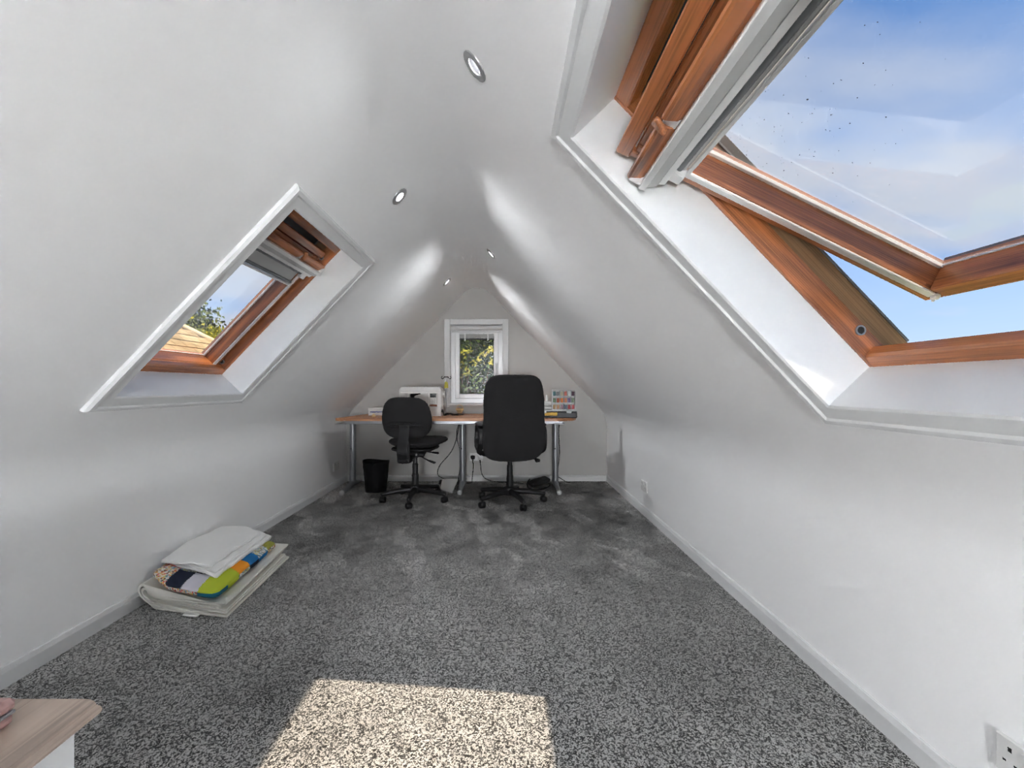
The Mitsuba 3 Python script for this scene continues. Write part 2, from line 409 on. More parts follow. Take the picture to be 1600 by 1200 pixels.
    if opened:
        r = np.random.default_rng(5)
        sp = []
        for i in range(150):
            q = abs(r.normal(size=2)) * np.array([.16, .20])
            a_, t_ = g0 + .08 + q[0], t1 - rw - .02 - q[1]
            if a_ > g1 - .02 or t_ < t0 + rw + .02:
                continue
            k_ = 6
            an = np.arange(k_) * 2 * math.pi / k_ + r.random()
            rr = (.0007 + .0012 * r.random() ** 3) * (.6 + .8 * r.random(k_))
            vv = np.c_[a_ + rr * np.cos(an), t_ + rr * np.sin(an) * (.5 + r.random()), np.full(k_, GN + .0008)]
            sp.append(trimesh.Trimesh(np.vstack([vv, vv.mean(0) + [0, 0, .0006]]), [[i_, (i_ + 1) % k_, k_] for i_ in range(k_)], process=False))
        kk = P('dirt_specks', cat(*sp), 'speck')
        labels[kk] = {'label': 'dark specks of dirt on the pane', 'kind': 'stuff'}
    P('side_cladding', cbox(A0, A1 + .02, t1 - .03, t1 + .006, TH, TH + .012, .002), 'cladding_grey')
    P('side_cladding', cbox(A0, A1 + .02, t0 - .006, t0 + .03, TH, TH + .012, .002), 'cladding_grey')
    P('drip_cladding', cat(cbox(A1 - .03, A1 + .05, t0 + .03, t1 - .03, TH + .001, TH + .02, .003), cbox(A1 + .012, A1 + .05, t0 + .03, t1 - .03, TH - .016, TH + .005, .002)), 'cladding_grey')
    # roller blind on the sash: a thing of its own
    B = lambda name, mesh, b, smooth=False: obj(f'{blind_key}__{name}', xf(mesh, ms), b, smooth)
    b0 = A0 + .053
    pc = [(b0, -.004), (b0, -.064), (b0 + .002, -.067), (b0 + .016, -.064), (b0 + .018, -.056), (b0 + .038, -.046), (b0 + .040, -.038), (b0 + .056, -.032), (b0 + .058, -.003)]
    B('cassette', extrude_y(pc, t0 + .002, t1 - .002), 'blind_grey')
    B('front_strip', extrude_y([(b0 - .0015, -.030), (b0 - .0015, -.067), (b0 + .001, -.0695), (b0 + .0165, -.0665), (b0 + .0165, -.062), (b0 + .002, -.064)], t0, t1), 'white_metal')
    B('trim_strip', extrude_y([(b0 + .041, -.036), (b0 + .041, -.0405), (b0 + .056, -.0345), (b0 + .056, -.030)], t0 + .01, t1 - .01), 'white_metal')
    B('roll', cyl((b0 + .066, t0 + rw - .002, -.004), (b0 + .066, t1 - rw + .002, -.004), .009, 20), 'cladding_grey', 30)
    B('end_cap', cbox(b0 + .020, b0 + .088, t1 - rw - .002, t1 - .012, -.022, -.001, .002), 'white_metal')
    B('end_cap', cbox(b0 + .020, b0 + .088, t0 + .012, t0 + rw + .002, -.022, -.001, .002), 'white_metal')
    ti0, ti1 = t0 + rw - .004, t1 - rw + .004
    d0 = b0 + .058
    B('fabric', cbox(d0 - .01, d0 + blind_drop, ti0, ti1, .006, .008, .0005), 'blind_grey')
    B('pull_bar', cat(cyl((d0 + blind_drop - .004, ti0 + .001, .002), (d0 + blind_drop - .004, ti1 - .001, .002), .008, 16)), 'cladding_grey' if not opened else 'blind_grey', 30)
    B('grip_rail', cbox(d0 + blind_drop + .006, d0 + blind_drop + .016, ti0 + .001, ti1 - .001, -.012, .012, .002), 'white_metal')
    tag(blind_key, blind_lab, 'roller blind')
roof_window('window_3', 1, HR, True, 'roller_blind', .022, 'large open roof window with varnished wood sash in the right slope', 'white rolled-up blind across the top of the open right roof window')
roof_window('window_2', -1, HL, False, 'roller_blind_001', .085, 'closed roof window with varnished wood frame in the left slope', 'grey blind drawn a little way down the closed left roof window')

# ------------------------------------------------------------------ gable window
def gable_window():
    k = 'window_1'
    tag(k, 'small white plastic window in the grey gable wall above the desk', 'window', kind='structure')
    Y = YF
    def frame(x0, x1, z0, z1, w, y0, y1, c=.003):
        return [cbox(x0, x0 + w, y0, y1, z0, z1, c), cbox(x1 - w, x1, y0, y1, z0, z1, c),
                cbox(x0 + w, x1 - w, y0, y1, z1 - w, z1, c), cbox(x0 + w, x1 - w, y0, y1, z0, z0 + w, c)]
    aw = .06
    for q in (cbox(WX0 - aw, WX0 + .002, Y - .016, Y, .80, WZ1 + aw, .004), cbox(WX1 - .002, WX1 + aw, Y - .016, Y, .80, WZ1 + aw, .004),
              cbox(WX0 + .002, WX1 - .002, Y - .016, Y, WZ1 - .002, WZ1 + aw, .004)):
        obj(k + '__architrave', q, 'gloss_white')
    e = .01
    for q in (cbox(WX0 - e, WX0, Y - .001, Y + .16, WZ0, WZ1, .001), cbox(WX1, WX1 + e, Y - .001, Y + .16, WZ0, WZ1, .001),
              cbox(WX0 - e, WX1 + e, Y - .001, Y + .16, WZ1, WZ1 + e, .001)):
        obj(k + '__reveal', q, 'gloss_white')
    obj(k + '__sill', cbox(WX0 - aw - .02, WX1 + aw + .02, Y - .045, Y + .16, WZ0 - .024, WZ0, .005), 'gloss_white')
    y0, y1 = Y + .07, Y + .13
    for q in frame(WX0, WX1, WZ0, WZ1, .058, y0, y1, .004):
        obj(k + '__frame', q, 'upvc')
    x0, x1, z0, z1 = WX0 + .050, WX1 - .050, WZ0 + .050, WZ1 - .050
    for q in frame(x0, x1, z0, z1, .050, y0 - .018, y1 - .02, .006):
        obj(k + '__sash__rail', q, 'upvc')
    for q in frame(x0 + .048, x1 - .048, z0 + .048, z1 - .048, .006, y0 - .010, y0, .001):
        obj(k + '__sash__gasket', q, 'cladding_grey')
    gx0, gx1, gz0, gz1 = x0 + .045, x1 - .045, z0 + .045, z1 - .045
    obj(k + '__sash__pane', trimesh.Trimesh([[gx0, y0 + .01, gz0], [gx1, y0 + .01, gz0], [gx1, y0 + .01, gz1], [gx0, y0 + .01, gz1]], [[0, 1, 2], [0, 2, 3]]), 'pane')
    hx, hz = x1 - .022, (z0 + z1) / 2 - .03
    obj(k + '__sash__handle', cat(cbox(hx - .013, hx + .013, y0 - .030, y0 - .018, hz - .03, hz + .045, .004), cyl((hx, y0 - .045, hz + .03), (hx, y0 - .028, hz + .03), .010),
                                 hull([((hx, y0 - .047, hz + .03), .010), ((hx, y0 - .045, hz - .085), .008)], 2)), 'white_metal', 35)
    # roller blind wound up at the top of the opening
    b = 'roller_blind_002'
    bz = WZ1 - .034
    obj(b + '__roll', cyl((WX0 + .014, Y + .018, bz), (WX1 - .014, Y + .018, bz), .024, 28), 'gloss_white', 40)
    obj(b + '__bracket', cbox(WX0 + .0005, WX0 + .012, Y - .004, Y + .04, bz - .028, bz + .030, .003), 'white_plastic')
    obj(b + '__bracket', cbox(WX1 - .012, WX1 - .0005, Y - .004, Y + .04, bz - .028, bz + .030, .003), 'white_plastic')
    obj(b + '__bottom_bar', cbox(WX0 + .018, WX1 - .018, Y + .036, Y + .044, bz - .048, bz - .026, .003), 'gloss_white')
    tag(b, 'white roller blind wound up at the top of the small gable window', 'roller blind')
    # dark slatted blind pulled up against the pane
    b = 'slatted_blind'
    yb = y0 - .026
    zt = z1 - .046
    obj(b + '__headrail', cbox(gx0 + .004, gx1 - .004, yb - .008, yb + .012, zt - .022, zt, .002), 'blind_grey')
    for i in range(5):
        obj(b + '__slat', cbox(gx0 + .006, gx1 - .006, yb - .007, yb + .011, zt - .0285 - i * .006, zt - .0235 - i * .006, .001), 'cladding_grey' if i > 3 else 'blind_grey')
    obj(b + '__bottom_rail', cbox(gx0 + .004, gx1 - .004, yb - .008, yb + .012, zt - .066, zt - .054, .002), 'cladding_dark')
    for fx in (.17, .82):
        xx = gx0 + (gx1 - gx0) * fx
        obj(b + '__clip', cat(cbox(xx - .006, xx + .006, yb - .013, yb - .008, zt - .075, zt + .002, .001)), 'white_metal')
    tag(b, 'narrow grey slatted blind pulled up against the gable window pane', 'blind')
gable_window()

# ------------------------------------------------------------------ downlights and sockets
def downlight(key, side, x, y, lab, dim=1.0):
    a = x / ca
    m = np.eye(4)
    m[:3, 0], m[:3, 1], m[:3, 2], m[:3, 3] = (side * ca, 0, -sa), (0, 1, 0), (-side * sa, 0, -ca), (side * x, y, ZA - a * sa)
    obj(key + '__bezel', xf(lathe([(.0255, -.001), (.0255, .003), (.030, .0055), (.040, .006), (.047, .003), (.048, -.001)], 48), m), 'chrome', 35)
    obj(key + '__reflector', xf(lathe([(.0262, .001), (.0262, -.036), (0, -.036)], 40), m), 'black_matte', 35)
    g = np.r_[0, np.cumsum([2 * math.pi / 40] * 39)]
    disc = trimesh.Trimesh(np.vstack([[0, 0, -.031], np.c_[.0245 * np.cos(g), .0245 * np.sin(g), 0 * g - .032]]), [[0, 1 + i, 1 + (i + 1) % 40] for i in range(40)], process=False)
    disc = xf(disc, m)
    if disc.face_normals[0] @ m[:3, 2] < 0:
        disc.invert()
    obj(key + '__bulb', disc, 'cream_plastic', emitter={'type': 'area', 'radiance': rgb(LAMP * dim * .97, LAMP * dim, LAMP * dim * 1.03)})
    obj(key + '__clip', xf(cbox(.0225, .030, -.004, .004, .003, .0068, .001), m), 'white_metal')
    tag(key, lab, 'downlight')
downlight('recessed_downlight', 1, .200, 1.352, 'large-looking chrome downlight nearest the viewer, on the right slope', .14)
downlight('recessed_downlight_001', -1, .226, 2.21, 'chrome downlight on the left slope above the closed roof window', .6)
downlight('recessed_downlight_002', 1, .200, 3.25, 'thin edge-on downlight on the right slope nearer the gable', .62)
downlight('recessed_downlight_003', -1, .22, 4.03, 'small downlight on the left slope closest to the gable wall')

downlight('recessed_downlight_004', -1, .22, .42, 'unseen downlight on the left slope overhead, placed to light the right slope', .5)  # this and the next two are out of view, lighting the near slopes
downlight('recessed_downlight_005', 1, .20, -.52, 'unseen downlight on the right slope behind the viewer, lighting the near left side', .2)
downlight('recessed_downlight_006', -1, .22, -1.15, 'unseen downlight on the left slope behind the viewer, lighting the near right side', .2)

def fill_globe(key, x, y, z, r):  # added lamp, put behind the viewer only to brighten the room
    obj(key + '__globe', trimesh.creation.icosphere(subdivisions=3, radius=r).apply_translation([x, y, z]), 'cream_plastic', True, emitter={'type': 'area', 'radiance': rgb(FILL_GLOBE * .975, FILL_GLOBE, FILL_GLOBE * 1.03)})
    obj(key + '__pole', cyl((x, y, .02), (x, y, z - r + .004), .011, 16), 'chrome', 40)
    obj(key + '__collar', lathe([(.012, -.03), (.04, -.012), (.05, .012), (.012, .004)], 24).apply_translation([x, y, z - r]), 'chrome', 30)
    obj(key + '__base', lathe([(0, 0), (.13, 0), (.13, .012), (.02, .024), (0, .024)], 40).apply_translation([x, y, 0]), 'chrome', 30)
    tag(key, 'opal globe added behind the viewer as fill light for the room', 'floor lamp')
fill_globe('added_fill_globe', .20, -3.1, .74, .2)

def socket(key, m, lab, plain=False):
    """Local: x across, y up, z out of the wall."""
    w, h = .146, .086
    pl = cbox(-w / 2, w / 2, -h / 2, h / 2, 0, .010, .0035)
    obj(key + '__plate', xf(pl, m), 'white_plastic')
    for s in (-1, 1):
        obj(key + '__rocker', xf(cbox(s * .012 - .007 if s > 0 else -.019, s * .012 + .007 if s > 0 else -.005, .010, .031, .009, .0125, .001), m), 'white_plastic')
        hx = s * .042
        for q in (cbox(hx - .004, hx + .004, .014, .024, .0095, .0104, .0003), cbox(hx - .0145, hx - .0075, -.012, -.0075, .0095, .0104, .0003), cbox(hx + .0075, hx + .0145, -.012, -.0075, .0095, .0104, .0003)):
            obj(key + '__pin_slot', xf(q, m), 'dark_hole')
    tag(key, lab, 'socket')
def wallm(pos, xd, zd):
    m = np.eye(4)
    m[:3, 0], m[:3, 1], m[:3, 2], m[:3, 3] = xd, (0, 0, 1), zd, pos
    return m
socket('wall_socket', wallm((HW, .950, .197), (0, -1, 0), (-1, 0, 0)), 'white double socket low on the right wall, cut by the frame corner')
socket('wall_socket_001', wallm((HW, 3.577, .229), (0, -1, 0), (-1, 0, 0)), 'white double socket on the right wall further down the room')
socket('wall_socket_002', wallm((-HW, 4.56, .218), (0, 1, 0), (1, 0, 0)), 'white double socket on the left wall beside the desk')
socket('wall_socket_003', wallm((-.005, YF, .262), (1, 0, 0), (0, -1, 0)), 'white double socket on the grey wall with two black plugs')

# ------------------------------------------------------------------ desk
DZ = .735
def desk():
    k = 'office_desk'
    o = sg.Polygon([(-1.265, 4.10), (.78, 4.07), (.93, 4.12), (.975, 4.25), (.975, 4.83), (-1.16, 4.83)])
    o = o.buffer(-.04).buffer(.04, quad_segs=8)
    top = mv(extrude(o, .024), 0, 0, DZ - .024)
    obj(k + '__top', top, 'beech')
    band = o.buffer(.0015) - o.buffer(-.004)
    obj(k + '__edge_band', mv(extrude(band, .0215), 0, 0, DZ - .0235), 'beech')
    for y in (4.24, 4.70):
        obj(k + '__beam', cbox(-1.21, .85, y - .015, y + .015, DZ - .064, DZ - .024, .003), 'steel')
    for x in (-1.24, -.127, .816):
        g = k + '__leg'
        g = obj(g, cat(cyl((x, 4.55, .052), (x, 4.55, DZ - .06), .031, 28)), 'steel', 40)
        ft = hull([((x, 4.55, .050), .030), ((x, 4.24, .020), .021)], 2)
        fb = hull([((x, 4.55, .046), .028), ((x, 4.79, .020), .019)], 2)
        obj(g + '__foot', ft, 'steel', 40)
        obj(g + '__foot', fb, 'steel', 40)
        obj(g + '__foot_cap', hull([((x, 4.235, .022), .0235), ((x, 4.225, .018), .017)], 2), 'white_metal', 40)
        obj(g + '__top_plate', cbox(x - .05, x + .05, 4.20, 4.74, DZ - .064, DZ - .055, .002), 'steel')
        obj(g + '__bolt', cyl((x - .008, 4.517, .40), (x - .008, 4.523, .40), .008), 'black_plastic')
    tag(k, 'long beech-topped desk on tubular steel T legs against the grey wall', 'desk')
desk()

# ------------------------------------------------------------------ office chairs (local: faces +y, origin under the column)
def caster(ang, R, turn):
    x, y = R * math.cos(ang), R * math.sin(ang)
    w = []
    for s in (-1, 1):
        w.append(mv(rot(lathe([(0, -.010), (.022, -.010), (.027, -.006), (.027, .006), (.022, .010), (0, .010)], 28), math.pi / 2, [0, 1, 0]), s * .015, 0, 0))
    hood = hull([((-.010, .008, .026), .016), ((.010, .008, .026), .016), ((0, -.004, .030), .016)], 2)
    wheels = [mv(q, 0, .008, .0275, turn) for q in w]
    hood = mv(hood, 0, 0, .004, turn)
    return [mv(q, x, y) for q in wheels], cat(mv(hood, x, y), cyl((x, y, .045), (x, y, .075), .008, 12))
def star_base(k, angs, R, put, zc=.105):
    for a in angs:
        e = np.array([math.cos(a), math.sin(a)])
        leg = hull([((0.04 * e[0], .04 * e[1], zc), .028), ((.04 * e[0], .04 * e[1], zc - .026), .022)], 2)
        q = e * .52 * R
        l1 = hull([((.03 * e[0], .03 * e[1], zc), .028), ((q[0], q[1], zc - .008), .023)], 2)
        l2 = hull([((q[0], q[1], zc - .008), .023), ((R * e[0], R * e[1], .078), .017)], 2)
        g = put('base_leg', cat(l1, l2), 'black_plastic', 40)
        wheels, hood = caster(a, R, a + random_turn())
        c = put('caster', hood, 'black_plastic', 40)
        for w in wheels:
            put('caster__wheel', w, 'black_matte', 35, parent=c)
    put('column', cat(lathe([(0, .07), (.045, .07), (.050, .10), (.046, .135), (.030, .15), (.030, .24), (.026, .245), (.026, .33), (.020, .335), (.020, .47), (0, .47)], 32)), 'black_plastic', 35)
_t = [0]
def random_turn():
    _t[0] += 1
    return [.3, -.9, 1.2, .1, 2.2, -.4, .8, 1.9, -1.2, .5][_t[0] % 10]
def placer(key, x, y, rz):
    def put(name, mesh, b, smooth=False, parent=None):
        k = f'{key}__{name}' if parent is None else parent + '__' + name.split('__')[-1]
        return obj(k, mv(mesh, x, y, 0, rz), b, smooth)
    return put

def task_chair(key, x, y, rz, base0):
    put = placer(key, x, y, rz)
    star_base(key, [math.radians(base0 + 72 * i) - rz for i in range(5)], .285, put)
    # seat
    o = ring_outline(rrect(-.235, .235, -.225, .225, .12), 72)
    s = pad(o, .105, 2.2, 10, .9)
    v = s.vertices
    v[:, 2] += -.10 * np.clip((v[:, 1] - .10) / .14, 0, 1) ** 2 * .35 + .020 * (v[:, 0] / .235) ** 2
    put('seat', mv(s, .03, .02, .525), 'black_fabric', True)
    put('seat_shell', mv(pad(ring_outline(rrect(-.19, .19, -.18, .19, .1), 48), .05, 3), 0, .01, .475), 'black_plastic', True)
    put('mechanism', cbox(-.075, .075, -.13, .10, .405, .462, .012), 'black_plastic')
    # backrest: outline in (x, z)
    ob = []
    for i in range(96):
        t = 2 * math.pi * i / 96
        c, sn = math.cos(t), math.sin(t)
        ex = 2 / 3.5
        px, pz = math.copysign(abs(c) ** ex, c) * .223, math.copysign(abs(sn) ** ex, sn) * .178
        px *= 1.0 - .13 * (pz / .178) * (pz > 0) - .06 * (pz < 0) * abs(pz / .178) ** 2
        ob.append((px, pz))
    b = pad(ob, .075, 2.6, 48)
    v = b.vertices.copy()
    th_, up = v[:, 2].copy(), v[:, 1].copy()
    # three stitched folds low on the rear
    for c0 in (-.045, -.065, -.085):
        th_ -= np.where(th_ < 0, -.010 * np.exp(-((up - c0 - .010 * np.cos(v[:, 0] / .2 * 1.5)) / .0055) ** 2), 0)
    b.vertices = np.c_[v[:, 0], th_ + .10 * (v[:, 0] / .205) ** 2 * .35 - .025 * np.cos((up + .05) / .2), up]
    bm = rot(b, math.radians(7), [1, 0, 0])
    put('backrest', mv(bm, 0, -.225, .760), 'black_fabric', True)
    # J bracket from under the seat up to the backrest
    path = spline([(0, -.05, .43), (0, -.16, .405), (0, -.265, .395), (0, -.305, .45), (0, -.292, .56), (0, -.27, .70)], 26)
    hs = []
    for p_, q_ in zip(path[:-1], path[1:]):
        hs.append(hull([((p_[0] - .038, p_[1], p_[2]), .010), ((p_[0] + .038, p_[1], p_[2]), .010), ((q_[0] - .038, q_[1], q_[2]), .010), ((q_[0] + .038, q_[1], q_[2]), .010)], 1))
    put('back_bracket', cat(*hs), 'black_plastic', 50)
    put('bracket_cover', hull([((-.035, -.275, .40), .022), ((.035, -.275, .40), .022), ((-.040, -.285, .56), .016), ((.040, -.285, .56), .016), ((-.03, -.26, .40), .02), ((.03, -.26, .40), .02)], 2), 'black_plastic', 40)
    for z0, y0, dz in ((.445, .02, -.012), (.418, -.08, -.055)):
        pp = spline([(.07, y0, z0), (.13, y0 - .01, z0 + dz * .5), (.20, y0 - .02, z0 + dz)], 12)
        put('lever', cat(tube(pp, np.linspace(.006, .007, 12), 8), hull([(tuple(pp[8]), .008), (tuple(pp[-1] + [.012, 0, 0]), .010)], 2)), 'black_plastic', 40)
    put('knob', hull([((.085, -.11, .43), .02), ((.11, -.11, .43), .018)], 2), 'black_plastic', 40)
    put('knob_cap', hull([((.06, -.135, .435), .009), ((.06, -.142, .435), .007)], 2), 'white_metal', 40)
    tag(key, 'small black fabric task chair with no arms, in front of the sewing machine', 'office chair')
task_chair('task_chair', -.505, 4.03, math.radians(-9), -90)

def executive_chair(key, x, y, rz, base0):
    put = placer(key, x, y, rz)
    star_base(key, [math.radians(base0 + 72 * i) - rz for i in range(5)], .302, put)
    s = pad(ring_outline(rrect(-.255, .255, -.24, .25, .09), 72), .13, 2.6, 10, .8)
    put('seat', mv(s, 0, .03, .50), 'black_fabric', True)
    put('mechanism', cbox(-.09, .09, -.14, .12, .40, .452, .012), 'black_plastic')
    zs = np.array([-.365, -.33, -.25, -.12, 0, .12, .25, .33])
    ob = []
    W = lambda z: .268 - .010 * math.exp(-((z + .02) / .10) ** 2) - .022 * max(0, z) / .35
    # rounded upper corners, gently bellied bottom
    for i in range(120):
        t = 2 * math.pi * i / 120
        c, sn = math.cos(t), math.sin(t)
        ex = 2 / 5.5 if sn > 0 else 2 / 6.0
        px, pz = math.copysign(abs(c) ** ex, c), math.copysign(abs(sn) ** ex, sn)
        z = pz * .355
        xx = px * W(z)
        if sn < 0:
            z -= .020 * (1 - px ** 2) * abs(pz) ** 6
        if sn > 0:
            z += .006 * (1 - px ** 2)
        ob.append((xx, z))
    b = pad(ob, .11, 3.0, 48)
    v = b.vertices.copy()
    up, dp = v[:, 1], v[:, 2]
    dp = dp - np.where(dp < 0, -.006 * np.exp(-((up - .02) / .03) ** 2), 0)
    dp = dp + .10 * (v[:, 0] / .25) ** 2 * .35 - .03 * np.sin((up + .35) / .7 * math.pi * 1.6)
    b.vertices = np.c_[v[:, 0], dp, up]
    put('backrest', mv(rot(b, math.radians(8), [1, 0, 0]), 0, -.235, .762), 'black_fabric', True)
    for s in (-1, 1):
        xx = s * .272
        pth = spline([(xx - s * .05, -.02, .43), (xx, -.06, .455), (xx, -.16, .55), (xx, -.15, .655), (xx, -.02, .682), (xx, .14, .665), (xx, .17, .58), (xx, .10, .47), (xx - s * .05, .06, .43)], 44)
        hs = [hull([((p_[0] - .012, p_[1], p_[2]), .012), ((p_[0] + .012, p_[1], p_[2]), .012), ((q_[0] - .012, q_[1], q_[2]), .012), ((q_[0] + .012, q_[1], q_[2]), .012)], 1) for p_, q_ in zip(pth[:-1], pth[1:])]
        g = put('armrest', cat(*hs), 'black_plastic', 50)
        put('armrest__pad', mv(pad(ring_outline(rrect(-.028, .028, -.15, .13, .025), 40), .03, 2.6), xx, 0, .695), 'black_plastic', True, parent=g)
    put('bolt', cat(cyl((-.262, -.085, .425), (-.262, -.10, .425), .013)), 'white_metal', 30)
    pp = spline([(.08, -.03, .42), (.17, -.06, .412), (.215, -.10, .395)], 12)
    put('lever', cat(tube(pp, .006, 8), hull([((.205, -.095, .400), .008), ((.235, -.115, .385), .013), ((.212, -.12, .378), .010)], 2)), 'black_plastic', 40)
    tag(key, 'tall black high-backed executive chair with arms, in front of the gable window', 'office chair')
executive_chair('executive_chair', .345, 3.96, math.radians(9), 291)

# ------------------------------------------------------------------ things on the desk
def sewing_machine():
    k = 'sewing_machine'
    x0, x1, z0, z1 = -.735, -.325, DZ, DZ + .285
    y0, y1 = 4.40, 4.57
    body = sg.Polygon([(x0, z0 + .10), (x0, z1 - .03), (x0 + .012, z1 - .006), (x0 + .05, z1), (x1 - .02, z1), (x1, z1 - .02), (x1, z0), (x0, z0), (x0, z0 + .055), (x0 + .18, z0 + .055), (x0 + .19, z0 + .07), (x0 + .14, z0 + .17), (x0 + .155, z0 + .20),
                       (x0 + .23, z0 + .224), (x0 + .10, z0 + .220), (x0 + .095, z0 + .10)])
    body = body.buffer(-.003).buffer(.006, quad_segs=6).buffer(-.003)
    obj(k + '__body', extrude_y(body, y0, y1), 'white_plastic')
    obj(k + '__top_cover', cbox(x0 + .015, x1 - .015, y0 - .004, y1 - .01, z1 - .045, z1 + .004, .006), 'white_plastic')
    obj(k + '__head_plate', cbox(x0 + .008, x0 + .085, y0 - .006, y0, z0 + .12, z1 - .055, .003), 'cream_plastic')
    obj(k + '__dark_throat_plate', cbox(x0 + .09, x0 + .262, y0 + .05, y0 + .06, z0 + .052, z0 + .226, .001), 'black_matte')  # black plate behind the arm opening, standing in for its dark inside
    fp = sg.Polygon([(x0 + .165, z0 + .198), (x0 + .24, z0 + .222), (x1 - .125, z0 + .225), (x1 - .125, z0 + .06), (x0 + .22, z0 + .06), (x0 + .16, z0 + .17)]).buffer(-.003).buffer(.003)
    obj(k + '__fascia', extrude_y(fp, y0 - .005, y0), 'cream_plastic')
    d = obj(k + '__control_panel', cbox(x1 - .115, x1 - .03, y0 - .008, y0, z0 + .09, z0 + .23, .004), 'cream_plastic')
    obj(d + '__screen', cbox(x1 - .105, x1 - .045, y0 - .010, y0 - .007, z0 + .185, z0 + .222, .001), 'glass_dark')
    for i in range(3):
        for j in range(3):
            obj(d + '__button', cbox(x1 - .103 + .022 * i, x1 - .090 + .022 * i, y0 - .0105, y0 - .007, z0 + .128 + .017 * j, z0 + .138 + .017 * j, .001), 'white_plastic')
    obj(d + '__dial_strip', cbox(x1 - .108, x1 - .038, y0 - .010, y0 - .007, z0 + .097, z0 + .116, .001), 'sewing_brown')
    obj(k + '__needle_bar', cat(cyl((x0 + .055, y0 + .06, z0 + .056), (x0 + .055, y0 + .06, z0 + .13), .005), cbox(x0 + .035, x0 + .075, y0 + .04, y0 + .08, z0 + .056, z0 + .062, .002)), 'steel')
    w = obj(k + '__handwheel', cyl((x1 + .001, y0 + .085, z0 + .215), (x1 + .028, y0 + .085, z0 + .215), .032, 32), 'white_plastic', 35)
    obj(w + '__grip', cyl((x1 + .010, y0 + .085, z0 + .215), (x1 + .022, y0 + .085, z0 + .215), .0335, 32), 'cream_plastic', 35)
    obj(k + '__side_guide', cbox(x1, x1 + .014, y0 + .02, y0 + .05, z0 + .09, z0 + .16, .003), 'cream_plastic')
    obj(k + '__plug', cbox(x1, x1 + .016, y0 + .03, y0 + .06, z0 + .035, z0 + .065, .004), 'black_plastic')
    tag(k, 'white sewing machine with a grey control panel, standing on the desk', 'sewing machine')
mat('sewing_brown', lin(120, 74, 52), .4)
sewing_machine()
def thread_stand():
    k, x, y = 'thread_stand', -.298, 4.60
    obj(k + '__rod', cyl((x, y, DZ + .004), (x, y, DZ + .385), .0028, 10), 'steel', 40)
    obj(k + '__foot', lathe([(0, 0), (.028, 0), (.028, .005), (.006, .009), (0, .009)], 24).apply_translation([x, y, DZ]), 'white_plastic', 35)
    for s in (-1, 1):
        pts = spline([(x, y, DZ + .385), (x + s * .012, y, DZ + .392), (x + s * .030, y, DZ + .376), (x + s * .044, y, DZ + .372), (x + s * .048, y, DZ + .388), (x + s * .038, y, DZ + .396)], 24)
        obj(k + '__hook', tube(pts, .0042, 8), 'black_plastic', 50)
    tag(k, 'thin thread stand with two curled black hooks beside the sewing machine', 'thread stand')
    obj('thread_cone', lathe([(.004, 0), (.021, 0), (.022, .004), (.020, .02), (.017, .045), (.013, .062), (.004, .066)], 28).apply_translation([x, y, DZ + .275]), 'yellow_thread', 35)
    tag('thread_cone', 'yellow spool of thread on the stand beside the sewing machine', 'thread')
mat('yellow_thread', lin(214, 206, 92), .8)
thread_stand()
def tangle():
    r = np.random.default_rng(3)
    p = [(-.305, 4.43, DZ + .05)]
    for i in range(22):
        t = i / 21
        p.append((-.29 + .17 * t + .02 * math.sin(i * 2.1), 4.44 + .05 * math.sin(i * 1.7) + .03 * r.random(), DZ + .007 + .018 * abs(math.sin(i * 1.3)) * (1 - t * .5)))
    obj('sewing_machine_lead', tube(spline(p, 150), .0045, 7), 'black_matte', 50)
    tag('sewing_machine_lead', 'tangled black lead lying on the desk right of the sewing machine', 'cable')
tangle()
def beaker():
    k, x, y = 'wicker_pot', -.162, 4.62
    obj(k + '__pot', lathe([(0, 0), (.020, 0), (.024, .004), (.026, .03), (.036, .046), (.039, .058), (.037, .066), (.033, .066), (.033, .05), (0, .045)], 32).apply_translation([x, y, DZ]), 'wicker', 35)
    obj(k + '__band', lathe([(.0365, .050), (.0405, .054), (.0405, .060), (.0365, .064)], 32).apply_translation([x, y, DZ]), 'wicker_light', 35)
    t = np.linspace(0, math.pi, 24)
    obj(k + '__handle', tube(np.c_[x + .033 * np.cos(t), y + 0 * t, DZ + .062 + .040 * np.sin(t)], .0035, 8), 'wicker_light', 40)
    for i, (dx, dy) in enumerate(((-.014, 0), (.008, .008), (.004, -.014))):
        obj('cotton_reel' + (f'_{i:03d}' if i else ''), lathe([(0, 0), (.009, 0), (.009, .004), (.006, .005), (.006, .02), (.009, .021), (.009, .025), (0, .025)], 16).apply_translation([x + dx, y + dy, DZ + .049]), ('pink_thread', 'white_plastic', 'wicker')[i], 35)
        tag('cotton_reel' + (f'_{i:03d}' if i else ''), ('pinkish cotton reel in the little wicker pot', 'white cotton reel in the little wicker pot', 'tan cotton reel in the little wicker pot')[i], 'cotton reel', 'reels in the wicker pot')
    tag(k, 'little straw-coloured pot with a loop handle on the desk below the window', 'pot')
mat('wicker', lin(186, 160, 118), .7)
mat('wicker_light', lin(226, 200, 150), .6)
mat('pink_thread', lin(214, 140, 126), .8)
beaker()
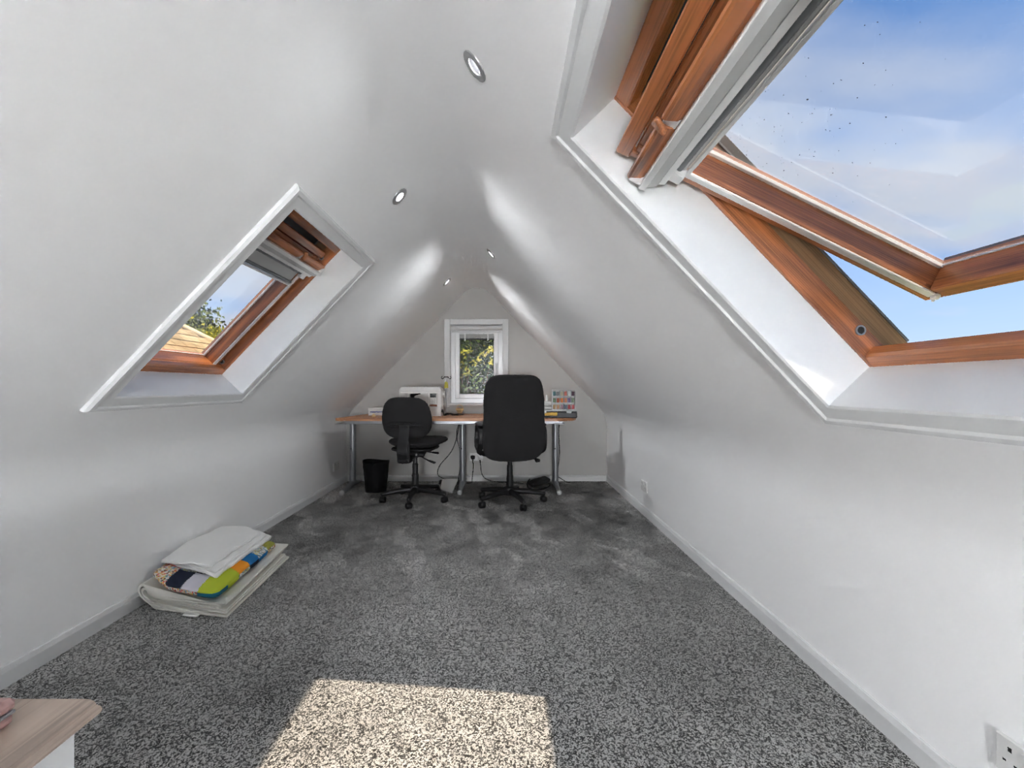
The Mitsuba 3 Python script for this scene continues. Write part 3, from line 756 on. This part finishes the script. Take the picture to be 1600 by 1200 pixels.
def desk_box():
    k = 'white_box'
    x0, x1, y0, y1 = -1.075, -.86, 4.52, 4.72
    obj(k + '__base', cbox(x0, x1, y0, y1, DZ, DZ + .052, .003), 'white_plastic')
    obj(k + '__lid', cbox(x0 - .003, x1 + .003, y0 - .003, y1 + .003, DZ + .050, DZ + .076, .003), 'white_plastic')
    obj(k + '__label', cbox(x0 + .02, x1 - .06, y0 - .0045, y0 - .001, DZ + .030, DZ + .040, .0003), 'label_blue')
    tag(k, 'flat white box with a blue line on its side, on the left of the desk', 'box')
    obj('wax_pot', lathe([(0, 0), (.016, 0), (.020, .006), (.018, .016), (.011, .020), (.008, .028), (0, .029)], 24).apply_translation([-.965, 4.33, DZ]), 'wicker_light', 35)
    tag('wax_pot', 'tiny cream knob-shaped trinket in front of the white box', 'trinket')
mat('label_blue', lin(86, 96, 150), .6)
desk_box()

def organisers():
    k = 'tool_case'
    x0, x1, y0, y1 = .52, .968, 4.125, 4.40
    obj(k + '__tray', cbox(x0, x1, y0, y1, DZ, DZ + .062, .006), 'black_plastic')
    obj(k + '__lid', cbox(x0 - .003, x1 + .003, y0 - .003, y1 + .003, DZ + .062, DZ + .070, .002), 'smoke_plastic')
    obj(k + '__label', cbox(.668, .785, y0 - .0015, y0 + .001, DZ + .024, DZ + .052, .0003), 'case_yellow')
    for x in (.64, .87):
        obj(k + '__latch', cat(cbox(x, x + .045, y0 - .007, y0 + .001, DZ + .046, DZ + .074, .003)), 'smoke_plastic')
    obj(k + '__latch_recess', cbox(.80, .955, y0 - .001, y0 + .002, DZ + .008, DZ + .044, .0005), 'grey_case')
    tag(k, 'flat black storage case with a yellow label at the right end of the desk', 'case')
    # clear upright thread box, spools inside
    k = 'thread_box'
    X0, X1, Y0, Y1, Z0, Z1 = .748, .963, 4.19, 4.245, DZ + .0705, DZ + .262
    t = .003
    for q in (cbox(X0, X1, Y0, Y1, Z0, Z0 + t, .0005), cbox(X0, X1, Y0, Y1, Z1 - t, Z1, .0005), cbox(X0, X0 + t, Y0, Y1, Z0 + t, Z1 - t, .0005), cbox(X1 - t, X1, Y0, Y1, Z0 + t, Z1 - t, .0005)):
        obj(k + '__frame', q, 'frost_plastic')
    cols, rows = 6, 3
    cw, ch = (X1 - X0 - 2 * t) / cols, (Z1 - Z0 - 2 * t) / rows
    for i in range(1, cols):
        xx = X0 + t + cw * i
        obj(k + '__divider', cbox(xx - .001, xx + .001, Y0 + .002, Y1 - .002, Z0 + t, Z1 - t, .0003), 'frost_plastic')
    for j in range(1, rows):
        zz = Z0 + t + ch * j
        obj(k + '__shelf', cbox(X0 + t, X1 - t, Y0 + .001, Y1 - .001, zz - .0025, zz + .0015, .0003), 'frost_plastic')
    sh = trimesh.Trimesh([[X0 + t, Y0 + .0005, Z0 + t], [X1 - t, Y0 + .0005, Z0 + t], [X1 - t, Y0 + .0005, Z1 - t], [X0 + t, Y0 + .0005, Z1 - t]], [[0, 1, 2], [0, 2, 3]])
    obj(k + '__cover', sh, 'clear_plastic')
    obj(k + '__back', mv(sh, 0, Y1 - Y0 - .001, 0), 'clear_plastic')
    tag(k, 'clear upright box of coloured thread spools standing on the black case', 'thread box')
    cl = ['teal', 'grey', 'cream', 'coral', 'white', 'plum', 'green', 'rust', 'orange', 'salmon', 'violet', 'sage', 'tan', 'peach', 'mauve', 'slate', 'crimson', 'pink']
    cv = [(70, 120, 126), (120, 122, 124), (206, 196, 170), (208, 116, 100), (238, 238, 236), (96, 62, 84), (120, 140, 110), (168, 88, 60), (216, 134, 74), (214, 140, 110), (112, 92, 140), (140, 156, 130), (190, 156, 112), (222, 178, 140), (150, 110, 128), (90, 100, 120), (168, 48, 60), (214, 110, 116)]
    rowname = ('top', 'middle', 'bottom')
    n = 0
    for j in range(rows):
        for i in range(cols):
            mat('thread_' + cl[n], lin(*cv[n]), .75)
            key = 'thread_spool' + (f'_{n:03d}' if n else '')
            px, pz = X0 + t + cw * (i + .5), Z0 + t + ch * (rows - 1 - j) + .0018
            h = ch * .80
            at = np.array([px, (Y0 + Y1) / 2, pz])
            obj(key + '__thread', lathe([(.004, .004), (.0125, .004), (.0135, .008), (.0135, h - .008), (.0125, h - .004), (.004, h - .004)], 18).apply_translation(at), 'thread_' + cl[n], 35)
            obj(key + '__reel', lathe([(0, 0), (.0135, 0), (.0135, .004), (.0038, .0042), (.0038, h - .0042), (.0135, h - .004), (.0135, h), (0, h)], 18).apply_translation(at), 'white_plastic')
            tag(key, f'{cl[n]} thread spool in the {rowname[j]} row of the clear thread box', 'thread spool', 'spools in the clear thread box')
            n += 1
    # white reels lying left of the thread box
    for i, (z, x, r) in enumerate(((.0705 + .018, .706, .018), (.0705 + .058, .704, .022), (.0705 + .110, .698, .014))):
        key = 'white_roll' + (f'_{i:03d}' if i else '')
        if i < 2:
            s = rot(lathe([(.006, -.035), (r * .8, -.035), (r, -.025), (r, .025), (r * .8, .035), (.006, .035)], 24), math.pi / 2, [0, 1, 0])
        else:
            s = lathe([(.004, -.029), (.013, -.029), (.012, .0), (.008, .030), (.003, .033)], 24)
        obj(key, s.apply_translation([x, 4.24, DZ + z]), 'white_plastic' if i == 2 else 'cream_plastic', 40)
        tag(key, ('lowest of the pale rolls stacked beside the clear thread box', 'thicker pale roll on top of another beside the clear thread box', 'upright white cone above the pale rolls beside the thread box')[i], 'roll')
mat('smoke_plastic', lin(170, 172, 172), .25)
mat('frost_plastic', lin(206, 210, 212), .25)
mat('case_yellow', lin(206, 164, 52), .5)
mat('grey_case', lin(48, 49, 52), .5)
organisers()

# ------------------------------------------------------------------ under the desk
def bin_():
    k, x, y = 'waste_bin', -.965, 4.41
    n, h = 72, .295
    ang = np.arange(n) * 2 * math.pi / n
    ro, ri, v, f = (.100, .128), (.097, .125), [], []
    rim = h + .010 * np.cos(2 * ang + .6) - .030 * np.exp(-(((ang - 1.5 * math.pi + math.pi) % (2 * math.pi) - math.pi) / .055) ** 2)
    rings = [(0, lambda i: 0.0), (ro[0], lambda i: 0.0), (None, None), (ro[1], lambda i: rim[i]), (ri[1], lambda i: rim[i]), (ri[0], lambda i: .004), (0, lambda i: .004)]
    rings = [r for r in rings if r[1]]
    for r, zf in rings:
        for i in range(n):
            v.append([x + r * math.cos(ang[i]), y + r * math.sin(ang[i]), zf(i)])
    for a in range(len(rings) - 1):
        for i in range(n):
            j = (i + 1) % n
            q = [a * n + i, a * n + j, (a + 1) * n + j, (a + 1) * n + i]
            f += [[q[0], q[1], q[2]], [q[0], q[2], q[3]]]
    obj(k, trimesh.Trimesh(v, f), 'black_matte', 40)
    tag(k, 'black tapered waste paper bin under the left end of the desk', 'waste bin')
bin_()
def floor_bits():
    o = sg.Polygon([(-.335, 4.60), (-.172, 4.585), (-.205, 4.305), (-.328, 4.40)]).buffer(-.008).buffer(.008)
    m = rot(extrude(o, .014), math.radians(15), [1, -.2, 0], (-.205, 4.305, 0))
    m.apply_translation([0, 0, -m.vertices[:, 2].min()])
    obj('white_pad', m, 'linen_white')
    tag('white_pad', 'white pad propped at a slant on the carpet beside the middle desk leg', 'pad')
    obj('power_strip__body', cbox(-.39, -.165, 4.70, 4.755, 0, .038, .006), 'black_plastic')
    for i in range(4):
        obj('power_strip__outlet', cyl((-.361 + .056 * i, 4.727, .037), (-.361 + .056 * i, 4.727, .0395), .019, 20), 'black_matte')
    tag('power_strip', 'black power strip on the carpet behind the white pad', 'power strip')
    # black pouch half behind the tall chair
    o = ring_outline(rrect(-.105, .105, -.085, .085, .03), 48)
    s = pad(o, .055, 3, 8)
    s.vertices[:, 2] += .012 * (meshkit.noise(s.vertices * 22, 4) - .5)
    s = rot(s, math.radians(-14), [0, 1, 0])
    obj('black_pouch__bag', mv(s, .655, 4.60, .052, .25), 'black_fabric', True)
    obj('black_pouch__strap', tube(spline([(.56, 4.60, .078), (.53, 4.52, .03), (.56, 4.45, .008), (.66, 4.44, .007), (.75, 4.50, .03), (.75, 4.58, .036)], 40), .007, 8), 'black_matte', 50)
    tag('black_pouch', 'black pouch with a strap on the carpet by the right desk leg', 'pouch')
    def cable(key, pts, lab, r=.0035, n=60):
        obj(key, tube(spline(pts, n), r, 7), 'black_matte', 50)
        tag(key, lab, 'cable')
    cable('power_cable', [(-.165, 4.66, .665), (-.20, 4.70, .50), (-.29, 4.74, .30), (-.395, 4.74, .17), (-.405, 4.73, .10), (-.33, 4.74, .05), (-.29, 4.735, .040)], 'black cable looping down to the left from the desk to the power strip')
    cable('power_cable_001', [(-.150, 4.66, .665), (-.195, 4.72, .45), (-.160, 4.74, .26), (-.178, 4.735, .12), (-.185, 4.73, .040)], 'black cable hanging straighter down beside the middle desk leg')
    def plug(key, x, z, lab, cap=None):
        obj(key + '__body', hull([((x - .014, YF - .026, z + .010), .010), ((x + .014, YF - .026, z + .010), .010), ((x - .014, YF - .026, z - .010), .010), ((x + .014, YF - .026, z - .010), .010), ((x, YF - .040, z), .010)], 2), cap or 'black_plastic', 40)
        obj(key + '__neck', tube([(x, YF - .032, z - .015), (x, YF - .033, z - .05)], [.008, .005], 10), 'black_plastic', 40)
        tag(key, lab, 'plug')
    plug('mains_plug', -.042, .262, 'black plug in the left half of the double socket below the window')
    plug('mains_plug_001', .037, .250, 'pale-topped plug in the right half of the socket beside the tall chair', 'white_plastic')
    cable('plug_cable', [(-.042, YF - .034, .215), (-.038, YF - .045, .12), (-.046, YF - .05, .04), (-.05, YF - .10, .006), (-.10, YF - .14, .006)], 'black flex hanging from the left plug to the carpet')
    cable('plug_cable_001', [(.037, YF - .034, .200), (.050, YF - .045, .12), (.075, YF - .05, .055), (.15, YF - .06, .018), (.30, YF - .10, .006), (.50, YF - .16, .006)], 'black flex curling from the right plug towards the tall chair base')
    cable('desk_cable', [(.858, 4.56, .665), (.862, 4.60, .45), (.870, 4.68, .25), (.862, 4.74, .08), (.90, 4.80, .045), (.96, 4.81, .008), (1.0, 4.78, .006)], 'thin black cable running down behind the right desk leg')
floor_bits()

# ------------------------------------------------------------------ folded linen by the left wall
def cloth_fn(c, amp=.05):
    def fn(p, n, uv):
        return mi.Color3f(*c) * (1 + amp * (fbm(p.x * 18, p.y * 18, p.z * 18) - .5))
    return fn
diff('linen_white', M(cloth_fn(lin(240, 240, 238))))
diff('linen_ivory', M(cloth_fn(lin(228, 226, 218))))
PILE = np.array([[.98, -.08, 0, -1.400], [-.20, .98, 0, 2.07], [0, 0, 1, 0], [0, 0, 0, 1.0]])
def ribbon(xz, half, y0, y1, ny, wob, seed, skew=None):
    """A folded cloth: the centre line (x, z) thickened and laid along y, softly uneven."""
    line = sg.LineString(xz).buffer(half, quad_segs=4, cap_style='round')
    line = line.segmentize(.018)
    m = extrude_y(line, 0, 1)
    parts = []
    poly = line
    ys = np.linspace(y0, y1, ny)
    rings = [poly.exterior] + list(poly.interiors)
    v, f = [], []
    for rg in rings:
        c = np.array(rg.coords)[:-1]
        base = len(v)
        k = len(c)
        for y in ys:
            v += [[x, y, z] for x, z in c]
        for i in range(ny - 1):
            for j in range(k):
                a, b = base + i * k + j, base + i * k + (j + 1) % k
                f += [[a, b, b + k], [a, b + k, a + k]]
    v2, f2 = trimesh.creation.triangulate_polygon(poly, engine='earcut')
    for y, inv in ((y0, 0), (y1, 1)):
        base = len(v)
        v += [[x, y, z] for x, z in v2]
        f += [[base + a, base + (b if inv else c_), base + (c_ if inv else b)] for a, b, c_ in f2]
    v = np.array(v, float)
    m = trimesh.Trimesh(v, f, process=False)
    m.merge_vertices()
    trimesh.repair.fix_normals(m)
    v = np.array(m.vertices)
    q = v * [5, 5, 9]
    d = np.stack([meshkit.noise(q, seed), meshkit.noise(q + 7, seed + 1), meshkit.noise(q + 13, seed + 2)], -1) - .5
    v = v + d * np.array(wob)
    if skew is not None:
        v = skew(v)
    m.vertices = v
    return m
def linen():
    L = .66
    lift = lambda x: 0
    def uturn(xl, xr1, xr2, z1, z2, k=8):
        r = (z2 - z1) / 2
        a = np.linspace(1.5 * math.pi, .5 * math.pi, k)
        return [(xr1, z1)] + [(xl + r + r * math.cos(t), (z1 + z2) / 2 + r * math.sin(t)) for t in a] + [(xr2, z2)]
    # ivory blanket: three nested folds, the folds towards the wall
    def sk(v):
        v = v.copy()
        v[:, 2] = np.maximum(v[:, 2], .004) * (1 + .15 * np.clip((v[:, 1] - .3) / .4, -.5, 1))
        v[:, 2] += .055 * np.clip(1 - v[:, 0] / .10, 0, 1) * np.clip(1.2 - v[:, 1] / .4, 0, 1)     # rides up on the skirting board
        v[:, 2] = np.maximum(v[:, 2], .002)
        return v
    k = 'ivory_blanket'
    obj(k + '__outer_fold', xf(ribbon(uturn(.004, .475, .47, .008, .070), .005, 0, L + .04, 16, (.012, .03, .010), 11, sk), PILE), 'linen_ivory', 40)
    obj(k + '__middle_fold', xf(ribbon(uturn(.022, .470, .455, .021, .057), .005, .006, L + .02, 16, (.010, .03, .006), 12, sk), PILE), 'linen_ivory', 40)
    obj(k + '__inner_fold', xf(ribbon(uturn(.040, .465, .44, .033, .045), .0045, .010, L, 16, (.008, .03, .004), 13, sk), PILE), 'linen_ivory', 40)
    tag(k, 'folded ivory blanket at the bottom of the pile by the left wall', 'blanket')
    # patchwork quilt, folded once: a plump slab, its patches meshes of their own
    ow, od = .40, .62
    o = ring_outline(rrect(0, ow, 0, od, .03), 240)
    s = pad(o, .066, 3.2, 26)
    v = np.array(s.vertices)
    v[:, 2] += .014 * (meshkit.fbm(v * [7, 7, 0] + 3, 3, 21) - .5)
    v[:, 0] += .02 * (meshkit.noise(v * 6, 31) - .5)
    v[:, 1] += .05 * (meshkit.noise(v * [6, 3, 9] + 5, 32) - .5) - .045 * np.clip(v[:, 0] / ow - .3, 0, 1)
    v[:, 2] += .045 * np.clip(1 - v[:, 0] / .12, 0, 1) * np.clip(1 - v[:, 1] / .5, 0, 1)
    s0 = pad(o, .066, 3.2, 26)
    fc = s0.triangles_center
    cellx = np.clip((fc[:, 0] / ow * 4).astype(int), 0, 3)
    celly = np.clip((fc[:, 1] / od * 6).astype(int), 0, 5)
    low = (fc[:, 2] < .006).astype(int)
    ids = cellx + 10 * celly + 100 * low
    mats = {}
    pal = ['floral', 'navy', 'lilac', 'lime', 'teal', 'orange', 'blue', 'olive', 'floral_grey', 'coral']
    top = {(0, 0): 'floral', (1, 0): 'navy', (2, 0): 'lilac', (3, 0): 'lime', (3, 1): 'lime', (3, 2): 'orange', (3, 3): 'blue', (3, 4): 'floral_grey', (3, 5): 'olive', (0, 1): 'coral', (0, 2): 'teal'}
    side = {(0, 0): 'floral', (1, 0): 'floral', (2, 0): 'floral', (3, 0): 'teal', (3, 1): 'lime', (3, 2): 'floral_grey', (3, 3): 'navy', (3, 4): 'blue', (3, 5): 'floral'}
    k = 'patchwork_quilt'
    PQ = PILE @ trimesh.transformations.translation_matrix([.045, .012, .113])
    for c in sorted(set(ids)):
        lw, cy, cx = c // 100, (c // 10) % 10, c % 10
        name = (side if lw else top).get((cx, cy), pal[(cx * 3 + cy * 5 + lw) % 10])
        sub = trimesh.Trimesh(v, s0.faces[ids == c], process=False)
        sub.remove_unreferenced_vertices()
        nm = obj(k + '__patch', xf(sub, PQ), 'quilt_' + name, True)
    tag(k, 'bright patchwork quilt folded between the white sheet and the ivory blanket', 'quilt')
    # white sheet in loose layers on top
    k = 'white_sheet'
    def layer(pts, z, th_, seed, droop):
        o = ring_outline(sg.Polygon(pts).buffer(-.01).buffer(.01), 160)
        m = pad(o, th_, 5, 16)
        v = np.array(m.vertices)
        c = v[:, :2].mean(0)
        v[:, 2] += .016 * (meshkit.fbm(np.c_[v[:, :2] * 6, 0 * v[:, 0]] + seed, 3, seed) - .5)
        v[:, :2] += .014 * (np.stack([meshkit.noise(v * 14, seed + 3), meshkit.noise(v * 14 + 5, seed + 4)], -1) - .5)
        v[:, 2] += z - droop * np.clip((v[:, 0] - .30) / .1, 0, 1) ** 1.5 - .5 * droop * np.clip((.14 - v[:, 1]) / .12, 0, 1)
        m.vertices = v
        return m
    obj(k + '__lower_layer', xf(layer([(.05, .13), (.385, .06), (.40, .64), (.10, .70), (.03, .45)], .160, .020, 41, .016), PILE), 'linen_white', True)
    obj(k + '__middle_layer', xf(layer([(.045, .115), (.37, .075), (.385, .60), (.12, .69), (.02, .42)], .174, .018, 43, .014), PILE), 'linen_white', True)
    obj(k + '__top_layer', xf(layer([(.045, .095), (.335, .085), (.355, .57), (.22, .66), (.07, .63), (.02, .36)], .187, .017, 47, .012), PILE), 'linen_white', True)
    tag(k, 'crumpled white sheet on top of the pile by the left wall', 'sheet')
    obj('paper_scrap', xf(mv(pad(ring_outline(rrect(-.04, .04, -.02, .02, .008), 40), .008, 3), .30, -.008, .006), PILE), 'linen_white', True)
    tag('paper_scrap', 'white scrap peeping out under the front of the linen pile', 'scrap')
def print_fn(bg, cols, sc=70, thr=.42):
    def fn(p, n, uv):
        d, e, w = voronoi((p.x + p.z * .6) * sc, (p.y + p.z * .8) * sc)
        c = mi.Color3f(*cols[0])
        for i, q in enumerate(cols[1:], 1):
            c = dr.select(w > i / len(cols), mi.Color3f(*q), c)
        return dr.select(d < thr, c, mi.Color3f(*bg))
    return fn
FL = [lin(190, 70, 60), lin(214, 150, 70), lin(84, 130, 160), lin(120, 80, 60), lin(200, 180, 90)]
diff('quilt_floral', M(print_fn(lin(222, 218, 208), FL, 95)))
diff('quilt_floral_grey', M(print_fn(lin(206, 208, 206), [lin(120, 120, 110), lin(196, 180, 90), lin(110, 140, 160)], 80)))
diff('quilt_navy', M(cloth_fn(lin(36, 40, 52), .2)))
diff('quilt_lilac', M(cloth_fn(lin(206, 204, 214))))
diff('quilt_lime', M(cloth_fn(lin(172, 186, 62))))
diff('quilt_teal', M(cloth_fn(lin(34, 84, 104), .2)))
diff('quilt_orange', M(cloth_fn(lin(226, 148, 52))))
diff('quilt_blue', M(cloth_fn(lin(44, 106, 158))))
diff('quilt_olive', M(cloth_fn(lin(140, 140, 66))))
diff('quilt_coral', M(cloth_fn(lin(204, 106, 92))))
linen()

# ------------------------------------------------------------------ cabinet corner near the camera
def cabinet():
    k, zt = 'low_cabinet', .62
    x0, x1, y0, y1 = -.95, -.240, -.45, .575
    pr = [(x0, zt), (x1 - .006, zt), (x1 + .001, zt - .003), (x1 + .003, zt - .007), (x1 + .009, zt - .009), (x1 + .011, zt - .013), (x1 + .008, zt - .018), (x0, zt - .018)]
    obj(k + '__top', extrude_y(pr, y0, y1), 'washed_wood', 25)
    obj(k + '__body', cbox(x0 + .01, x1 - .012, y0 + .01, y1 - .012, 0, zt - .018, .002), 'gloss_white')
    tag(k, 'white cabinet with a worn greyish wood top at the lower left corner', 'cabinet')
    b = 'trinket_box'
    bx0, bx1, by0, by1 = -.56, -.296, .36, .535
    s = cbox(bx0, bx1, by0, by1, zt, zt + .014, .005)
    obj(b + '__base', s, 'mauve_leather')
    obj(b + '__lid', cbox(bx0 - .002, bx1 + .002, by0 - .002, by1 + .002, zt + .016, zt + .032, .006), 'mauve_leather')
    obj(b + '__metal_band', cbox(bx0 + .001, bx1 + .001, by0 + .001, by1 - .001, zt + .013, zt + .017, .001), 'steel')
    tag(b, 'glossy mauve box with a metal band lying on the cabinet top', 'box')
mat('washed_wood', M(wood_fn([0, 1, 0], lin(118, 105, 96), lin(158, 142, 130), lin(92, 80, 74))), .5)
mat('mauve_leather', M(wood_fn([1, 0, 0], lin(118, 88, 86), lin(168, 134, 130), lin(96, 66, 66), .6)), .22, clearcoat=.8)
cabinet()

# ------------------------------------------------------------------ outdoors
diff('lawn', M(lambda p, n, uv: mix(lin(70, 90, 44), lin(104, 120, 60), fbm(p.x * .6, p.y * .6))))
obj('ground', cbox(-80, 80, -60, 100, -5.4, -5.0, .01), 'lawn')
tag('ground', 'grass far below the windows', 'ground', kind='structure')
def leaf_fn(c1, c2):
    def fn(p, n, uv):
        return mix(c1, c2, fbm(p.x * 3.1, p.y * 3.1, p.z * 3.1))
    return fn
def leafmat(key, c1, c2):
    scene[key] = {'type': 'principledthin', 'base_color': M(leaf_fn(c1, c2)), 'roughness': .45, 'diff_trans': .7, 'spec_trans': 0.0}
leafmat('leaf_dark', lin(26, 38, 26), lin(60, 76, 52))
leafmat('leaf_green', lin(80, 104, 56), lin(130, 150, 90))
leafmat('leaf_yellow', lin(168, 170, 60), lin(226, 216, 104))
leafmat('leaf_pale', lin(104, 120, 60), lin(158, 166, 96))
mat('bark', lin(84, 70, 56), .9)
def leaves(centres, size, seed, up=.3):
    r = np.random.default_rng(seed)
    n = len(centres)
    d = r.normal(size=(n, 3)); d[:, 2] -= up
    d /= np.linalg.norm(d, axis=1, keepdims=True)
    s = np.cross(d, r.normal(size=(n, 3))); s /= np.linalg.norm(s, axis=1, keepdims=True)
    nn = np.cross(d, s)
    l = size * (.7 + .6 * r.random((n, 1)))
    p = np.asarray(centres)
    v = np.stack([p, p + d * l * .5 + s * l * .28 + nn * l * .06, p + d * l, p + d * l * .5 - s * l * .28 + nn * l * .06], 1).reshape(-1, 3)
    i = np.arange(n)[:, None] * 4
    return trimesh.Trimesh(v, np.vstack([i + [0, 1, 2], i + [0, 2, 3]]), process=False)
def tree(key, base, crown, rad, nb, nl, size, mats_, seed, lab, ground=-5.0):
    """Trunk, branches reaching into the crown, leaves in clumps at the branch ends."""
    r = np.random.default_rng(seed)
    base, crown, rad = np.array(base, float), np.array(crown, float), np.array(rad, float)
    u = r.normal(size=(nb, 3)); u /= np.linalg.norm(u, axis=1, keepdims=True)
    ends = crown + u * rad * (r.random((nb, 1)) ** .4)
    br = [tube(spline([base, (base + crown) / 2 + r.normal(size=3) * .12, crown - [0, 0, rad[2] * .4]], 10), np.linspace(.16, .08, 10), 8)]
    for e in ends[:60]:
        br.append(tube(np.linspace(crown - [0, 0, rad[2] * .5], e, 4) + np.r_[np.zeros((1, 3)), r.normal(size=(2, 3)) * .06, np.zeros((1, 3))], [.035, .02, .012, .006], 5))
    obj(key + '__trunk', cat(*br), 'bark')
    which = r.integers(0, len(mats_), nb)
    for i, mname in enumerate(mats_):
        c = ends[which == i]
        pts = np.repeat(c, nl, axis=0) + r.normal(size=(len(c) * nl, 3)) * (size * 2.2)
        kk = obj(key + '__foliage', leaves(pts, size, seed + i), mname)
        labels[kk] = {'kind': 'stuff'}
    tag(key, lab, 'tree')
tree('garden_tree', (-.35, 8.2, -5), (-.35, 8.2, .9), (1.6, 1.1, 1.9), 560, 46, .075, ['leaf_dark', 'leaf_dark', 'leaf_dark', 'leaf_dark', 'leaf_dark', 'leaf_dark', 'leaf_green'], 5, 'dense green tree with yellow sprays filling the gable window')
def sprays():
    r = np.random.default_rng(21)
    pts = []
    for x, z, n, dx, dz in ((-.33, 1.59, 60, .10, .07), (-.07, 1.50, 60, .10, .07), (.07, 1.65, 60, .09, .06), (.11, 1.43, 26, .05, .05), (-.31, 1.25, 70, .10, .10), (-.40, 1.36, 20, .03, .06), (.30, 1.30, 50, .1, .1), (-.75, 1.5, 60, .12, .1), (-.62, 1.0, 50, .1, .12)):
        n = int(n * .42)
        q = r.normal(size=(n, 3)) * [dx * .62, .05, dz * .62]
        q[:, 2] += .55 * q[:, 0]
        pts.append(q + [x, 7.15, z])
    k = obj('garden_tree__yellow_spray', leaves(np.vstack(pts), .062, 22, .5), 'leaf_yellow')
    labels[k] = {'label': 'yellow sprays of young leaves', 'kind': 'stuff'}
sprays()
tree('garden_tree_001', (.2, 13.2, -5), (.2, 13.2, .8), (3.6, 1.0, 3.4), 1000, 34, .20, ['leaf_dark'], 8, 'dark tree behind the yellow-tipped one in the gable window')
tree('garden_tree_002', (-13.4, 18.0, -5), (-13.5, 18.0, 2.9), (2.0, 1.6, 1.7), 330, 36, .19, ['leaf_pale', 'leaf_dark'], 12, 'leafy tree standing behind the tiled roof in the left window')
tree('garden_tree_003', (-9.8, 15.4, -5), (-9.8, 15.4, 2.1), (.9, .6, .8), 160, 26, .12, ['leaf_pale', 'leaf_yellow'], 14, 'lower bush-like tree right of the leafy one in the left window')
def neighbour():
    k = 'neighbour_house'
    ex, ey1, ey0, ez = -6.3 + CX, 12.5, 0.0, 1.39
    depth, pit = 5.0, .70
    rx, rz = ex - depth, ez + depth * pit
    hull_pts = lambda a, b: None
    v = [[ex, ey0, ez], [ex, ey1, ez], [rx, ey1 - depth, rz], [rx, ey0 + depth, rz], [ex - 2 * depth, ey0, ez], [ex - 2 * depth, ey1, ez]]
    roof = trimesh.convex.convex_hull(np.array(v))
    obj(k + '__roof', roof, 'dark_underlay')
    obj(k + '__wall', cbox(ex - 2 * depth + .4, ex - .4, ey0 + .4, ey1 - .4, -5.0, ez + .1, .01), 'house_brick')
    # tile courses on the slope that faces the window, each tile proud of the one below
    up = np.array([-1, 0, pit]) / math.hypot(1, pit)
    nn = np.array([pit, 0, 1]) / math.hypot(1, pit)
    ms = []
    ln = math.hypot(depth, depth * pit)
    ng = int(ln / .30)
    for g in range(ng):
        s0 = g * .30
        x_in = s0 * up[0] * -1
        ya, yb = ey0 + x_in, ey1 - x_in - .15
        w = .33
        off = (g % 2) * w / 2
        y = ya
        while y < yb - .05:
            b = cbox(0, .245, 0, min(w, yb - y) - .02, 0, .035, .006)
            m4 = np.eye(4)
            m4[:3, 0], m4[:3, 1], m4[:3, 2] = up, (0, 1, 0), nn
            m4[:3, 3] = np.array([ex, y, ez]) + up * s0 + nn * .004
            tilt = trimesh.transformations.rotation_matrix(.05, [0, 1, 0], [.245, 0, 0])
            ms.append(xf(b, m4 @ np.linalg.inv(tilt)))
            y += w
    kk = obj(k + '__tiles', cat(*ms), 'roof_tile')
    labels[kk] = {'label': 'sandy roof tiles in courses', 'kind': 'stuff'}
    hip = tube([(ex, ey1, ez + .04), (rx, ey1 - depth, rz + .06)], .07, 10)
    obj(k + '__hip_tiles', hip, 'hip_tile', 40)
    obj(k + '__gutter', cyl((ex + .05, ey0, ez - .03), (ex + .05, ey1, ez - .03), .06, 12), 'gloss_white', 40)
    tag(k, 'neighbouring house with a sandy tiled hip roof seen through the left window', 'house')
diff('roof_tile', M(lambda p, n, uv: mix(lin(140, 124, 98), lin(180, 166, 136), fbm(p.x * 2, p.y * 2, p.z * 2)) * (.75 + .5 * noise(p.x * 9, p.y * 3.1, p.z * 9))))
diff('dark_underlay', lin(96, 84, 62))  # darker than the tiles, showing as dark lines between the courses
diff('hip_tile', lin(196, 184, 160))
diff('house_brick', lin(150, 104, 80))
neighbour()
